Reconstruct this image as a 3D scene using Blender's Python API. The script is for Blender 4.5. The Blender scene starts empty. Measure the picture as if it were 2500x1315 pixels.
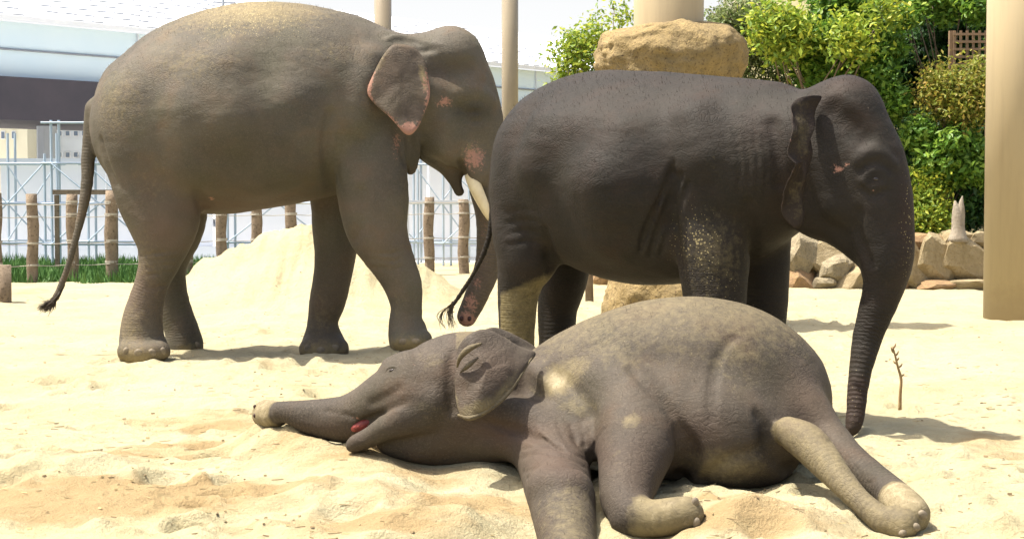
import bpy, bmesh, math, random
import numpy as np
from mathutils import Vector, Matrix
random.seed(7); rng = np.random.default_rng(7)
C = bpy.context.scene.collection

# ------------------------------------------------------------------ camera
F = 4500.0; CX = 1250.0; CY = 657.5; HZ = 445.0; CAMH = 1.3
PITCH = math.atan((CY - HZ) / F)
cam = bpy.data.cameras.new('camera'); camo = bpy.data.objects.new('camera', cam); C.objects.link(camo)
cam.sensor_width = 36; cam.lens = 36 * F / 2500.0; cam.clip_start = 0.1; cam.clip_end = 2000
camo.location = (0, 0, CAMH); camo.rotation_euler = (math.pi/2 - PITCH, 0, 0)
bpy.context.scene.camera = camo

# ------------------------------------------------------------------ sky, sun, exposure
SUN_DIR = Vector((-0.37, 0.02, 0.90)).normalized()      # towards the sun: high, from the left
w = bpy.data.worlds.new('World'); bpy.context.scene.world = w; w.use_nodes = True
nt = w.node_tree
sky = nt.nodes.new('ShaderNodeTexSky'); sky.sky_type = 'NISHITA'; sky.sun_disc = False
sky.sun_elevation = math.asin(SUN_DIR.z); sky.sun_rotation = math.atan2(SUN_DIR.x, SUN_DIR.y)
sky.air_density = 1.0; sky.dust_density = 6.0; sky.ozone_density = 1.0
# white haze added low in the sky, faded out above to cut fill light
tc = nt.nodes.new('ShaderNodeTexCoord'); sx = nt.nodes.new('ShaderNodeSeparateXYZ'); nt.links.new(tc.outputs['Generated'], sx.inputs[0])
mr = nt.nodes.new('ShaderNodeMapRange'); nt.links.new(sx.outputs[2], mr.inputs[0]); mr.inputs[1].default_value = 0.08; mr.inputs[2].default_value = 0.36
mr.inputs[3].default_value = 0.95; mr.inputs[4].default_value = 0.0
mx = nt.nodes.new('ShaderNodeMix'); mx.data_type = 'RGBA'; nt.links.new(mr.outputs[0], mx.inputs[0]); nt.links.new(sky.outputs[0], mx.inputs[6]); mx.inputs[7].default_value = (3.4, 3.42, 3.45, 1)
bg = nt.nodes['Background']; nt.links.new(mx.outputs[2], bg.inputs[0]); bg.inputs[1].default_value = 0.15
sl = bpy.data.lights.new('sun', 'SUN'); so = bpy.data.objects.new('sun', sl); C.objects.link(so)
sl.energy = 5.0; sl.angle = math.radians(0.6); sl.color = (1.0, 0.955, 0.87)
so.rotation_euler = SUN_DIR.to_track_quat('Z', 'Y').to_euler(); so.location = (-8, -4, 20)
vs = bpy.context.scene.view_settings
vs.view_transform = 'Standard'; vs.look = 'None'; vs.gamma = 1; vs.exposure = 1.0; vs.use_curve_mapping = False

# ------------------------------------------------------------------ measuring helpers
def P(px, py, Y):
    """point at depth Y that the camera sees at photograph pixel (px, py)"""
    u = (px - CX) / F; v = (CY - py) / F
    dy = math.cos(PITCH) + v * math.sin(PITCH); dz = -math.sin(PITCH) + v * math.cos(PITCH)
    t = Y / dy
    return np.array((u * t, Y, CAMH + dz * t))
def S(Y): return F / Y

def _hash(ix, iy, iz, seed):
    h = (ix.astype(np.uint64) * np.uint64(374761393) + iy.astype(np.uint64) * np.uint64(668265263)
         + iz.astype(np.uint64) * np.uint64(2147483647) + np.uint64(seed * 974634777)) & np.uint64(0xffffffff)
    h = ((h ^ (h >> np.uint64(13))) * np.uint64(1274126177)) & np.uint64(0xffffffff)
    h = ((h ^ (h >> np.uint64(16))) * np.uint64(2246822519)) & np.uint64(0xffffffff)
    return ((h ^ (h >> np.uint64(15))) & np.uint64(0xffff)).astype(np.float64) / 65535.0
def noise(p, scale=1.0, seed=1):
    """value noise -1..1 at points p (n,3)"""
    q = np.asarray(p, dtype=np.float64) * scale + 1000.0
    i = np.floor(q).astype(np.int64); f = q - i; f = f * f * (3 - 2 * f)
    r = 0
    for dx in (0, 1):
        wx = f[:, 0] if dx else 1 - f[:, 0]
        for dy in (0, 1):
            wy = f[:, 1] if dy else 1 - f[:, 1]
            for dz in (0, 1):
                wz = f[:, 2] if dz else 1 - f[:, 2]
                r = r + wx * wy * wz * _hash(i[:, 0] + dx, i[:, 1] + dy, i[:, 2] + dz, seed)
    return r * 2 - 1
def fbm(p, scale=1.0, seed=1, octv=4, gain=0.5):
    a = 1.0; s = 0; t = 0
    for k in range(octv):
        s = s + a * noise(p, scale * 2 ** k, seed + k); t += a; a *= gain
    return s / t

# ------------------------------------------------------------------ object helpers
def thing(name, label, cat, loc=(0, 0, 0), group=None):
    o = bpy.data.objects.new(name, None); C.objects.link(o); o.location = tuple(loc); o.empty_display_size = 0.1
    o['label'] = label; o['category'] = cat
    if group: o['group'] = group
    return o
def link_mesh(name, me, mat=None, parent=None):
    o = bpy.data.objects.new(name, me); C.objects.link(o)
    if mat is not None and not me.materials: me.materials.append(mat)
    if parent is not None:
        o.parent = parent; o.matrix_parent_inverse = Matrix.Translation(-Vector(parent_world(parent)))
    return o
def parent_world(p):
    v = Vector((0, 0, 0))
    while p is not None:
        v += Vector(p.location) + (Vector(p.matrix_parent_inverse.translation) if p.parent else Vector((0, 0, 0)))
        p = p.parent
    return v
def mesh_of(verts, faces, smooth=True):
    me = bpy.data.meshes.new('mesh')
    verts = np.asarray(verts, dtype=np.float32)
    if isinstance(faces, np.ndarray):
        n, k = faces.shape
        me.vertices.add(len(verts)); me.vertices.foreach_set('co', verts.ravel())
        me.loops.add(n * k); me.loops.foreach_set('vertex_index', faces.astype(np.int32).ravel())
        me.polygons.add(n); me.polygons.foreach_set('loop_start', np.arange(0, n * k, k, dtype=np.int32))
        me.update(calc_edges=True); me.validate()
    else:
        me.from_pydata(verts.tolist(), [], faces); me.update()
    me.polygons.foreach_set('use_smooth', [smooth] * len(me.polygons))
    return me
def attr(me, name, vals):
    a = me.attributes.new(name, 'FLOAT', 'POINT'); a.data.foreach_set('value', np.asarray(vals, dtype=np.float32))
def bm_obj(name, bm, mat, parent=None, smooth=False):
    me = bpy.data.meshes.new(name); bm.to_mesh(me); bm.free()
    if smooth: me.polygons.foreach_set('use_smooth', [True] * len(me.polygons))
    return link_mesh(name, me, mat, parent)
def add_box(bm, c, s, rot=None):
    m = Matrix.Translation(Vector(c)) @ (rot if rot is not None else Matrix.Identity(4)) @ Matrix.Diagonal((s[0], s[1], s[2], 1))
    bmesh.ops.create_cube(bm, size=1, matrix=m)
def add_bar(bm, a, b, r, seg=6, r2=None):
    a = Vector(a); b = Vector(b); d = b - a
    m = Matrix.Translation((a + b) / 2) @ d.to_track_quat('Z', 'Y').to_matrix().to_4x4()
    bmesh.ops.create_cone(bm, cap_ends=True, segments=seg, radius1=r, radius2=r if r2 is None else r2, depth=d.length, matrix=m)

# ------------------------------------------------------------------ materials
def new_mat(name, rough=0.8):
    m = bpy.data.materials.new(name); m.use_nodes = True
    b = m.node_tree.nodes['Principled BSDF']; b.inputs['Roughness'].default_value = rough
    b.inputs['Specular IOR Level'].default_value = 0.3
    return m, m.node_tree, b
def N(nt, t, **kw):
    n = nt.nodes.new(t)
    for k, v in kw.items():
        if k.startswith('i_'): n.inputs[k[2:].replace('_', ' ')].default_value = v
        else: setattr(n, k, v)
    return n
def L(nt, a, b): nt.links.new(a, b)
def math_n(nt, op, a, b=None, clamp=False):
    n = nt.nodes.new('ShaderNodeMath'); n.operation = op; n.use_clamp = clamp
    for i, v in enumerate((a, b)):
        if v is None: continue
        if isinstance(v, (int, float)): n.inputs[i].default_value = v
        else: nt.links.new(v, n.inputs[i])
    return n.outputs[0]
def mix_c(nt, f, a, b):
    n = nt.nodes.new('ShaderNodeMix'); n.data_type = 'RGBA'
    for s, v in ((n.inputs[0], f), (n.inputs[6], a), (n.inputs[7], b)):
        if isinstance(v, (int, float)): s.default_value = v
        elif isinstance(v, tuple): s.default_value = (*v, 1) if len(v) == 3 else v
        else: nt.links.new(v, s)
    return n.outputs[2]
def ramp(nt, v, lo, hi):
    n = nt.nodes.new('ShaderNodeMapRange'); n.clamp = True
    nt.links.new(v, n.inputs[0]); n.inputs[1].default_value = lo; n.inputs[2].default_value = hi
    return n.outputs[0]
def nz(nt, vec, scale, detail=4, rough=0.6):
    n = nt.nodes.new('ShaderNodeTexNoise'); n.inputs['Scale'].default_value = scale
    n.inputs['Detail'].default_value = detail; n.inputs['Roughness'].default_value = rough
    if vec is not None: nt.links.new(vec, n.inputs['Vector'])
    return n.outputs['Fac']
def wpos(nt): return nt.nodes.new('ShaderNodeNewGeometry').outputs['Position']
def opos(nt): return nt.nodes.new('ShaderNodeTexCoord').outputs['Object']
def simple(name, c1, c2, scale=4, rough=0.8, bump=0.0, bscale=40, c3=None):
    m, nt, b = new_mat(name, rough)
    v = opos(nt); f = ramp(nt, nz(nt, v, scale), 0.35, 0.65)
    col = mix_c(nt, f, c1, c2)
    if c3: col = mix_c(nt, ramp(nt, nz(nt, v, scale * 5, 3), 0.55, 0.7), col, c3)
    L(nt, col, b.inputs['Base Color'])
    if bump:
        bn = nt.nodes.new('ShaderNodeBump'); bn.inputs['Strength'].default_value = bump; bn.inputs['Distance'].default_value = 0.02
        L(nt, nz(nt, v, bscale, 5), bn.inputs['Height']); L(nt, bn.outputs[0], b.inputs['Normal'])
    return m

def skin_mat(name, ca, cb, cc, dust_light_c=(0.21, 0.165, 0.085), wr=1.0, grit=.25):
    """elephant hide: blotched grey brown, cracked fine relief, rings on trunk and legs, dust, pink speckle"""
    m, nt, b = new_mat(name, 0.66); b.inputs['Specular IOR Level'].default_value = 0.12
    v = opos(nt)
    def at(n): a = nt.nodes.new('ShaderNodeAttribute'); a.attribute_name = n; return a.outputs['Fac']
    base = mix_c(nt, ramp(nt, nz(nt, v, 2.2, 5, 0.65), 0.36, 0.64), ca, cb)
    base = mix_c(nt, math_n(nt, 'MULTIPLY', ramp(nt, nz(nt, v, 5.5, 4), 0.5, 0.7), 0.55), base, cc)
    base = mix_c(nt, math_n(nt, 'MULTIPLY', ramp(nt, nz(nt, v, 3.4, 3), 0.52, 0.68), 0.5), base, tuple(x * y for x, y in zip(ca, (1.25, .95, .78))))
    grn = nt.nodes.new('ShaderNodeVectorMath'); grn.operation = 'ADD'; L(nt, v, grn.inputs[0]); grn.inputs[1].default_value = (7, 3, 5)
    base = mix_c(nt, math_n(nt, 'MULTIPLY', ramp(nt, nz(nt, grn.outputs[0], 2.4, 3), 0.52, 0.66), 0.5), base, tuple(x * y for x, y in zip(ca, (.72, .82, .72))))
    # fine mottling
    fine = nz(nt, v, 60, 4, 0.7)
    base = mix_c(nt, math_n(nt, 'MULTIPLY', ramp(nt, fine, 0.42, 0.7), 0.5), base, tuple(x * 1.6 for x in cb))
    base = mix_c(nt, math_n(nt, 'MULTIPLY', ramp(nt, nz(nt, v, 1.1, 3), 0.42, 0.62), 0.45), base, tuple(x * 0.62 for x in ca))
    base = mix_c(nt, math_n(nt, 'MULTIPLY', ramp(nt, nz(nt, v, 130, 3, 0.6), 0.53, 0.72), grit), base, tuple(x * 2.1 for x in ca))
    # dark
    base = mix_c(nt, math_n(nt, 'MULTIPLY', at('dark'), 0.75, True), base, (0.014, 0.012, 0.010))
    # rosy tone
    base = mix_c(nt, math_n(nt, 'MULTIPLY', at('rosy'), 0.6, True), base, tuple(x * y for x, y in zip(ca, (1.3, .95, .92))))
    # dust: mask also carries painted highlights, broken up by noise
    d = math_n(nt, 'ADD', at('dust_and_light'), math_n(nt, 'MULTIPLY', math_n(nt, 'SUBTRACT', nz(nt, v, 28, 6, 0.75), 0.5), 1.1))
    gm = ramp(nt, at('dust_and_light'), 0.02, 0.2)
    df = math_n(nt, 'MULTIPLY', ramp(nt, d, 0.25, 0.85), gm)
    base = mix_c(nt, df, base, dust_light_c)
    br = math_n(nt, 'ADD', at('dust_and_light'), math_n(nt, 'MULTIPLY', math_n(nt, 'SUBTRACT', nz(nt, v, 16, 7, 0.8), 0.5), 1.3))
    base = mix_c(nt, math_n(nt, 'MULTIPLY', ramp(nt, br, 0.85, 1.25), .85), base, (0.36, 0.30, 0.185))
    # specks of straw and sand
    vo = nt.nodes.new('ShaderNodeTexVoronoi'); vo.inputs['Scale'].default_value = 62; L(nt, v, vo.inputs['Vector'])
    sp = math_n(nt, 'LESS_THAN', vo.outputs['Distance'], math_n(nt, 'MULTIPLY', at('speck'), math_n(nt, 'MULTIPLY', nz(nt, v, 14, 3), 0.62)))
    base = mix_c(nt, math_n(nt, 'MULTIPLY', sp, 0.6), base, (0.38, 0.31, 0.15))
    # pink depigmented patches
    pk = math_n(nt, 'ADD', at('pink'), math_n(nt, 'MULTIPLY', math_n(nt, 'SUBTRACT', nz(nt, v, 48, 5, 0.7), 0.5), 1.7))
    pf = math_n(nt, 'MULTIPLY', ramp(nt, pk, 0.5, 0.75), ramp(nt, at('pink'), 0.02, 0.15))
    base = mix_c(nt, math_n(nt, 'MULTIPLY', pf, 0.85), base, (0.36, 0.19, 0.135))
    # relief
    v1 = nt.nodes.new('ShaderNodeTexVoronoi'); v1.feature = 'DISTANCE_TO_EDGE'; v1.inputs['Scale'].default_value = 34
    mp = nt.nodes.new('ShaderNodeMapping'); mp.inputs['Scale'].default_value = (0.8, 1, 1.7)
    wn = nt.nodes.new('ShaderNodeTexNoise'); wn.inputs['Scale'].default_value = 9; L(nt, v, wn.inputs['Vector'])
    vm = nt.nodes.new('ShaderNodeVectorMath'); vm.operation = 'MULTIPLY_ADD'
    L(nt, wn.outputs['Color'], vm.inputs[0]); vm.inputs[1].default_value = (0.12, 0.12, 0.12); L(nt, v, vm.inputs[2])
    L(nt, vm.outputs[0], mp.inputs[0]); L(nt, mp.outputs[0], v1.inputs['Vector'])
    cell = ramp(nt, v1.outputs['Distance'], 0.0, 0.16)
    zone = ramp(nt, nz(nt, v, 2.5, 2), 0.40, 0.62)
    crack = math_n(nt, 'MULTIPLY', math_n(nt, 'SUBTRACT', 1.0, cell), math_n(nt, 'MULTIPLY', zone, .22))
    base = mix_c(nt, crack, base, tuple(x * .45 for x in cb)); L(nt, base, b.inputs['Base Color'])
    mp2 = nt.nodes.new('ShaderNodeMapping'); mp2.inputs['Scale'].default_value = (1, 1, 3.2); L(nt, vm.outputs[0], mp2.inputs[0])
    wrn = nz(nt, mp2.outputs[0], 14, 5, 0.6)
    h = math_n(nt, 'ADD', math_n(nt, 'MULTIPLY', cell, math_n(nt, 'MULTIPLY', zone, 0.22 * wr)), math_n(nt, 'MULTIPLY', wrn, 0.55 * wr))
    rg = math_n(nt, 'SINE', math_n(nt, 'ADD', math_n(nt, 'MULTIPLY', at('arc'), 260.0), math_n(nt, 'MULTIPLY', nz(nt, v, 5, 2), 7.0)))
    h = math_n(nt, 'ADD', h, math_n(nt, 'MULTIPLY', math_n(nt, 'MULTIPLY', rg, at('ring')), 0.24))
    h = math_n(nt, 'ADD', h, math_n(nt, 'MULTIPLY', fine, 0.25))
    h = math_n(nt, 'ADD', h, math_n(nt, 'MULTIPLY', df, 0.25))
    bn = nt.nodes.new('ShaderNodeBump'); bn.inputs['Strength'].default_value = 0.33; bn.inputs['Distance'].default_value = 0.02
    L(nt, h, bn.inputs['Height']); L(nt, bn.outputs[0], b.inputs['Normal'])
    return m

# ------------------------------------------------------------------ ground surface function (shared by everything that stands on it)
BUMPS = []      # x, y, height, sx, sy
_fr = np.random.default_rng(21)
PRINTS = [(_fr.uniform(-3.2, 3.2), y_, _fr.uniform(.07, .15), _fr.uniform(.018, .045)) for y_ in 6.6 * np.exp(_fr.random(230) * math.log(18 / 6.6))]
CLODS = [(_fr.uniform(-1.8, 2.2), _fr.uniform(6.7, 9.6), _fr.uniform(.02, .06), _fr.uniform(.008, .03)) for _ in range(260)]
def bump(px, py, Y, h, sx, sy=None):
    p = P(px, py, Y); BUMPS.append((p[0], p[1], h, sx, sy or sx))
bump(995, 845, 13.6, 0.085, 0.34, 0.30)      # under the big elephant's near forefoot
bump(790, 865, 14.2, -0.035, 0.35)
# foreground sinks towards the camera, mounds in front of the calf
BUMPS += [(-1.35, 6.9, 0.05, 0.55, 0.35), (0.15, 7.1, -0.02, 0.3, 0.25), (0.95, 7.25, 0.10, 0.30, 0.16),
          (-0.65, 7.55, 0.06, 0.40, 0.20), (-0.30, 7.15, 0.08, 0.30, 0.18), (-2.0, 8.2, 0.05, 0.6, 0.4),
          (-0.75, 8.55, -0.05, 0.35, 0.25), (2.1, 8.2, 0.02, 0.4, 0.3), (-1.5, 10.5, 0.05, 0.8, 0.5), (2.3, 11.5, 0.03, 0.8, 0.8),
          (-1.1, 13.1, 0.03, .9, .4), (1.0, 12.6, 0.02, 0.7, 0.5)]
def ground_z(x, y):
    x = np.asarray(x, dtype=np.float64); y = np.asarray(y, dtype=np.float64)
    z = np.zeros(x.shape)
    t = np.clip((8.1 - y) / 2.0, 0, 1); z -= 0.13 * t * t * (3 - 2 * t)
    for bx, by, h, sx, sy in BUMPS:
        z += h * np.exp(-((x - bx) / sx) ** 2 - ((y - by) / sy) ** 2)
    for x_, y_, r_, d_ in PRINTS:
        m_ = (np.abs(x - x_) < r_ * 2.2) & (np.abs(y - y_) < r_ * 2.2)
        if m_.any():
            q_ = np.hypot(x[m_] - x_, (y[m_] - y_) * .9) / r_; z[m_] += -d_ * np.exp(-q_ ** 4) + d_ * .55 * np.exp(-((q_ - 1.25) / .28) ** 2)
    for x_, y_, r_, d_ in CLODS:
        m_ = (np.abs(x - x_) < r_ * 2.5) & (np.abs(y - y_) < r_ * 2.5)
        if m_.any(): z[m_] += d_ * np.exp(-(((x[m_] - x_) ** 2 + (y[m_] - y_) ** 2) / r_ ** 2) ** 1.3)
    # sand heap behind the big elephant
    px_, py_ = -2.22, 20.3
    r = np.sqrt(((x - px_) / 1.05) ** 2 + ((y - py_) / 1.1) ** 2)
    a = np.arctan2(y - py_, x - px_)
    rr = r * (1 + 0.06 * np.sin(3 * a + 1) + 0.05 * np.sin(7 * a))
    qh = np.stack([x.ravel(), y.ravel(), np.zeros(x.size)], 1)
    hp = 0.86 - 0.49 * rr + (fbm(qh, 2.2, 61, 4).reshape(x.shape) * .15 + fbm(qh, 8, 63, 3).reshape(x.shape) * .06) * np.clip(2.1 - rr, 0, 1)
    z = z + np.where(hp > -0.3, 0.06 * np.log1p(np.exp(np.clip(hp / 0.06, -30, 30))), 0)
    # gentle rise behind
    t = np.clip((y - 15) / 7, 0, 1) * np.clip(1 - (y - 22) / 4, 0, 1); z += 0.04 * t
    q = np.stack([x.ravel(), y.ravel(), np.zeros(x.size)], 1)
    near = np.clip((30 - y) / 10, 0, 1)
    n1 = fbm(q, 1.6, 11, 3).reshape(x.shape) * 0.028
    n2 = noise(q, 5.5, 31).reshape(x.shape) * 0.014 + noise(q, 11.0, 37).reshape(x.shape) * 0.009 + noise(q, 21.0, 39).reshape(x.shape) * 0.005
    # diagonal drag furrows in the foreground
    q2 = np.stack([(x * 0.55 + y * 0.9).ravel() * 2.2, (y * 0.5 - x * 0.85).ravel() * 7.0, np.zeros(x.size)], 1)
    fur = noise(q2, 1.0, 41).reshape(x.shape) * 0.022 * np.clip((9.5 - y) / 2, 0.15, 1)
    foot = noise(q, 3.1, 51).reshape(x.shape); foot = -0.03 * np.clip(foot - 0.45, 0, 1) / 0.55
    return z + (n1 + n2 + fur + foot) * near
CONTACTS = [(350, 870, 13.57, .25), (455, 852, 14.23, .2), (790, 862, 14.23, .25), (998, 842, 13.57, .25),
            (650, 1040, 8.76, .20), (700, 1042, 8.50, .20), (760, 1060, 8.44, .20), (830, 1085, 8.32, .20), (880, 1098, 8.2, .2), (960, 1112, 8.2, .2), (1000, 1122, 8.2, .2), (1060, 1126, 8.2, .2), (1130, 1130, 8.2, .2), (1210, 1122, 8.15, .2),
            (1560, 1300, 7.25, .16), (1660, 1292, 7.22, .14), (2180, 1304, 7.24, .15), (2235, 1290, 7.30, .15), (1800, 1196, 7.85, .2), (1390, 1400, 7.0, .2)]
for _ in range(6):
    tg = [(P(a, b, c), s_) for a, b, c, s_ in CONTACTS]
    for p_, s_ in tg:
        e_ = p_[2] - float(ground_z(np.array([p_[0]]), np.array([p_[1]]))[0])
        BUMPS.append((p_[0], p_[1], e_ * .7, s_, s_ * 1.15))
def gz(x, y): return float(ground_z(np.array([x]), np.array([y]))[0])

# ------------------------------------------------------------------ implicit surface sculpting
def smin(a, b, k):
    h = np.clip(0.5 + 0.5 * (b - a) / k, 0, 1)
    return b + (a - b) * h - k * h * (1 - h)
def spline(pts, n=6):
    pts = np.asarray(pts, dtype=np.float64)
    if len(pts) == 1: return pts
    ext = np.vstack([2 * pts[0] - pts[1], pts, 2 * pts[-1] - pts[-2]])
    out = []
    for i in range(1, len(ext) - 2):
        p0, p1, p2, p3 = ext[i - 1], ext[i], ext[i + 1], ext[i + 2]
        for j in range(n):
            t = j / n
            out.append(0.5 * ((2 * p1) + (-p0 + p2) * t + (2 * p0 - 5 * p1 + 4 * p2 - p3) * t * t + (-p0 + 3 * p1 - 3 * p2 + p3) * t ** 3))
    out.append(ext[-2]); return np.array(out)
class Sculpt:
    def __init__(s, lo, hi, vox):
        s.lo = np.array(lo, dtype=np.float64); s.vox = vox
        s.n = np.ceil((np.array(hi) - s.lo) / vox).astype(int) + 1
        s.ax = [s.lo[i] + np.arange(s.n[i]) * vox for i in range(3)]
        s.F = np.full(s.n, 0.3, dtype=np.float32)
        s.chains = {}
    def field(s, pts, n):
        """pts rows: x y z r k  (k = how much wider than tall along world y)"""
        sp = spline(pts, n); C_ = np.full(s.n, 0.3, dtype=np.float32)
        segs = [(sp[i], sp[i + 1]) for i in range(len(sp) - 1)] or [(sp[0], sp[0] + np.array([1e-4, 0, 0, 0, 0]))]
        for a, b in segs:
            r = max(a[3], b[3]); k = 0.5 * (a[4] + b[4]); mk = max(1, k)
            m = 0.16
            lo = np.minimum(a[:3], b[:3]) - r - m; hi = np.maximum(a[:3], b[:3]) + r + m
            lo[1] = min(a[1], b[1]) - r * k - m * mk; hi[1] = max(a[1], b[1]) + r * k + m * mk
            i0 = np.clip(np.floor((lo - s.lo) / s.vox).astype(int), 0, s.n); i1 = np.clip(np.ceil((hi - s.lo) / s.vox).astype(int), 0, s.n)
            if np.any(i1 <= i0): continue
            X = s.ax[0][i0[0]:i1[0]][:, None, None]; Y = s.ax[1][i0[1]:i1[1]][None, :, None]; Z = s.ax[2][i0[2]:i1[2]][None, None, :]
            dx, dy, dz = b[0] - a[0], (b[1] - a[1]) / k, b[2] - a[2]
            l2 = dx * dx + dy * dy + dz * dz + 1e-12
            qx = X - a[0]; qy = (Y - a[1]) / k; qz = Z - a[2]
            t = np.clip((qx * dx + qy * dy + qz * dz) / l2, 0, 1)
            d = np.sqrt((qx - t * dx) ** 2 + (qy - t * dy) ** 2 + (qz - t * dz) ** 2) - (a[3] + t * (b[3] - a[3]))
            d *= min(1, 0.5 + 0.5 * k)
            sub = C_[i0[0]:i1[0], i0[1]:i1[1], i0[2]:i1[2]]
            np.minimum(sub, d, out=sub)
        return C_, sp
    def add(s, pts, blend=0.06, n=6, name=None, arc0=0.0):
        f, sp = s.field(pts, n)
        s.F = smin(s.F, f, blend).astype(np.float32)
        if name: s.chains[name] = sp
    def cut(s, pts, blend=0.02, n=6):
        f, sp = s.field(pts, n)
        s.F = (-smin(-s.F, f, blend)).astype(np.float32)
    def hit(s, px, py, y0=None):
        """first surface point on the line of sight through (px, py)"""
        Ys = np.arange(s.ax[1][1] if y0 is None else y0, s.ax[1][-2], s.vox * .5)
        a = P(px, py, 1.0); cam_ = np.array([0, 0, CAMH]); d = a - cam_
        pts = cam_ + d * Ys[:, None]; q = (pts - s.lo) / s.vox; i = np.floor(q).astype(int)
        ok = np.all((i >= 0) & (i < np.array(s.F.shape) - 1), axis=1); v = np.full(len(Ys), 1.0)
        if ok.any():
            i_ = i[ok]; f = q[ok] - i_; r = 0
            for dx in (0, 1):
                for dy in (0, 1):
                    for dz in (0, 1):
                        r = r + (f[:, 0] if dx else 1 - f[:, 0]) * (f[:, 1] if dy else 1 - f[:, 1]) * (f[:, 2] if dz else 1 - f[:, 2]) * s.F[i_[:, 0] + dx, i_[:, 1] + dy, i_[:, 2] + dz]
            v[ok] = r
        k = np.argmax(v < 0)
        return float(Ys[k]) if v[k] < 0 else None
    def _surf(s, pts, sign, df, y0=None, k=1.0):
        sp = spline(np.array([[a, b, r, 0, 0] for a, b, r in pts]), 5); rows = []; last = None
        for px, py, r in sp[:, :3]:
            Y = s.hit(px, py, y0)
            if Y is None or (last is not None and abs(Y - last) > .12): 
                if last is None: continue
                Y = last
            last = Y; R = max(r, 1.0) * Y / F; rows.append([*P(px, py, Y + sign * R * (1 - df)), R, k])
        return rows
    def groove(s, pts, df=.45, blend=.02, y0=None):
        r = s._surf(pts, -1, df, y0)
        if len(r) > 1: s.cut(r, blend, 1)
    def ridge(s, pts, df=.35, blend=.03, y0=None):
        r = s._surf(pts, 1, df, y0)
        if len(r) > 1: s.add(r, blend, 1)
    def mesh(s, smooth=2):
        F = s.F; ins = F < 0; n = F.shape
        cnt = np.zeros((n[0]-1, n[1]-1, n[2]-1), dtype=np.int8)
        for a in (0, 1):
            for b in (0, 1):
                for c in (0, 1): cnt += ins[a:n[0]-1+a, b:n[1]-1+b, c:n[2]-1+c]
        act = (cnt > 0) & (cnt < 8)
        ix = np.argwhere(act); idx = np.full(act.shape, -1, dtype=np.int64); idx[act] = np.arange(len(ix))
        acc = np.zeros((len(ix), 3)); num = np.zeros(len(ix))
        for ax in range(3):
            for u in (0, 1):
                for v in (0, 1):
                    o = np.zeros(3, int); oth = [i for i in range(3) if i != ax]; o[oth[0]] = u; o[oth[1]] = v
                    A = ix + o; B = A.copy(); B[:, ax] += 1
                    fa = F[A[:, 0], A[:, 1], A[:, 2]].astype(float); fb = F[B[:, 0], B[:, 1], B[:, 2]].astype(float)
                    m = (fa < 0) != (fb < 0); t = np.where(m, fa / np.where(fa == fb, 1, fa - fb), 0)
                    pt = A.astype(float); pt[:, ax] += t
                    acc[m] += pt[m]; num[m] += 1
        V = s.lo + acc / num[:, None] * s.vox
        faces = []
        for ax in range(3):
            a1, a2 = (ax + 1) % 3, (ax + 2) % 3
            sl0 = [slice(None)] * 3; sl1 = [slice(None)] * 3; sl0[ax] = slice(0, -1); sl1[ax] = slice(1, None)
            c = ins[tuple(sl0)] != ins[tuple(sl1)]
            E = np.argwhere(c)
            E = E[(E[:, a1] > 0) & (E[:, a2] > 0) & (E[:, a1] < n[a1] - 1) & (E[:, a2] < n[a2] - 1)]
            q = []
            for d1, d2 in ((-1, -1), (0, -1), (0, 0), (-1, 0)):
                G = E.copy(); G[:, a1] += d1; G[:, a2] += d2; q.append(idx[G[:, 0], G[:, 1], G[:, 2]])
            q = np.stack(q, 1); flip = ~ins[E[:, 0], E[:, 1], E[:, 2]]
            q[flip] = q[flip][:, ::-1]; faces.append(q)
        Q = np.vstack(faces); Q = Q[(Q >= 0).all(1)]
        # keep the biggest connected piece only
        lab = np.arange(len(V))
        for _ in range(400):
            m = lab[Q].min(1); new = lab.copy()
            for k in range(4): np.minimum.at(new, Q[:, k], m)
            new = new[new]
            if (new == lab).all(): break
            lab = new
        u, c = np.unique(lab, return_counts=True); keep = lab == u[c.argmax()]
        rem = np.cumsum(keep) - 1; Q = rem[Q[keep[Q].all(1)]]; V = V[keep]
        e = np.vstack([Q[:, [0, 1]], Q[:, [1, 2]], Q[:, [2, 3]], Q[:, [3, 0]]])
        for _ in range(smooth):
            acc = np.zeros_like(V); num = np.zeros(len(V))
            np.add.at(acc, e[:, 0], V[e[:, 1]]); np.add.at(num, e[:, 0], 1)
            V = V * 0.45 + 0.55 * acc / num[:, None]
        fn = np.cross(V[Q[:, 2]] - V[Q[:, 0]], V[Q[:, 3]] - V[Q[:, 1]])
        nn = np.zeros_like(V)
        for k in range(4): np.add.at(nn, Q[:, k], fn)
        nn /= np.linalg.norm(nn, axis=1)[:, None] + 1e-9
        return V, Q, nn

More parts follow.
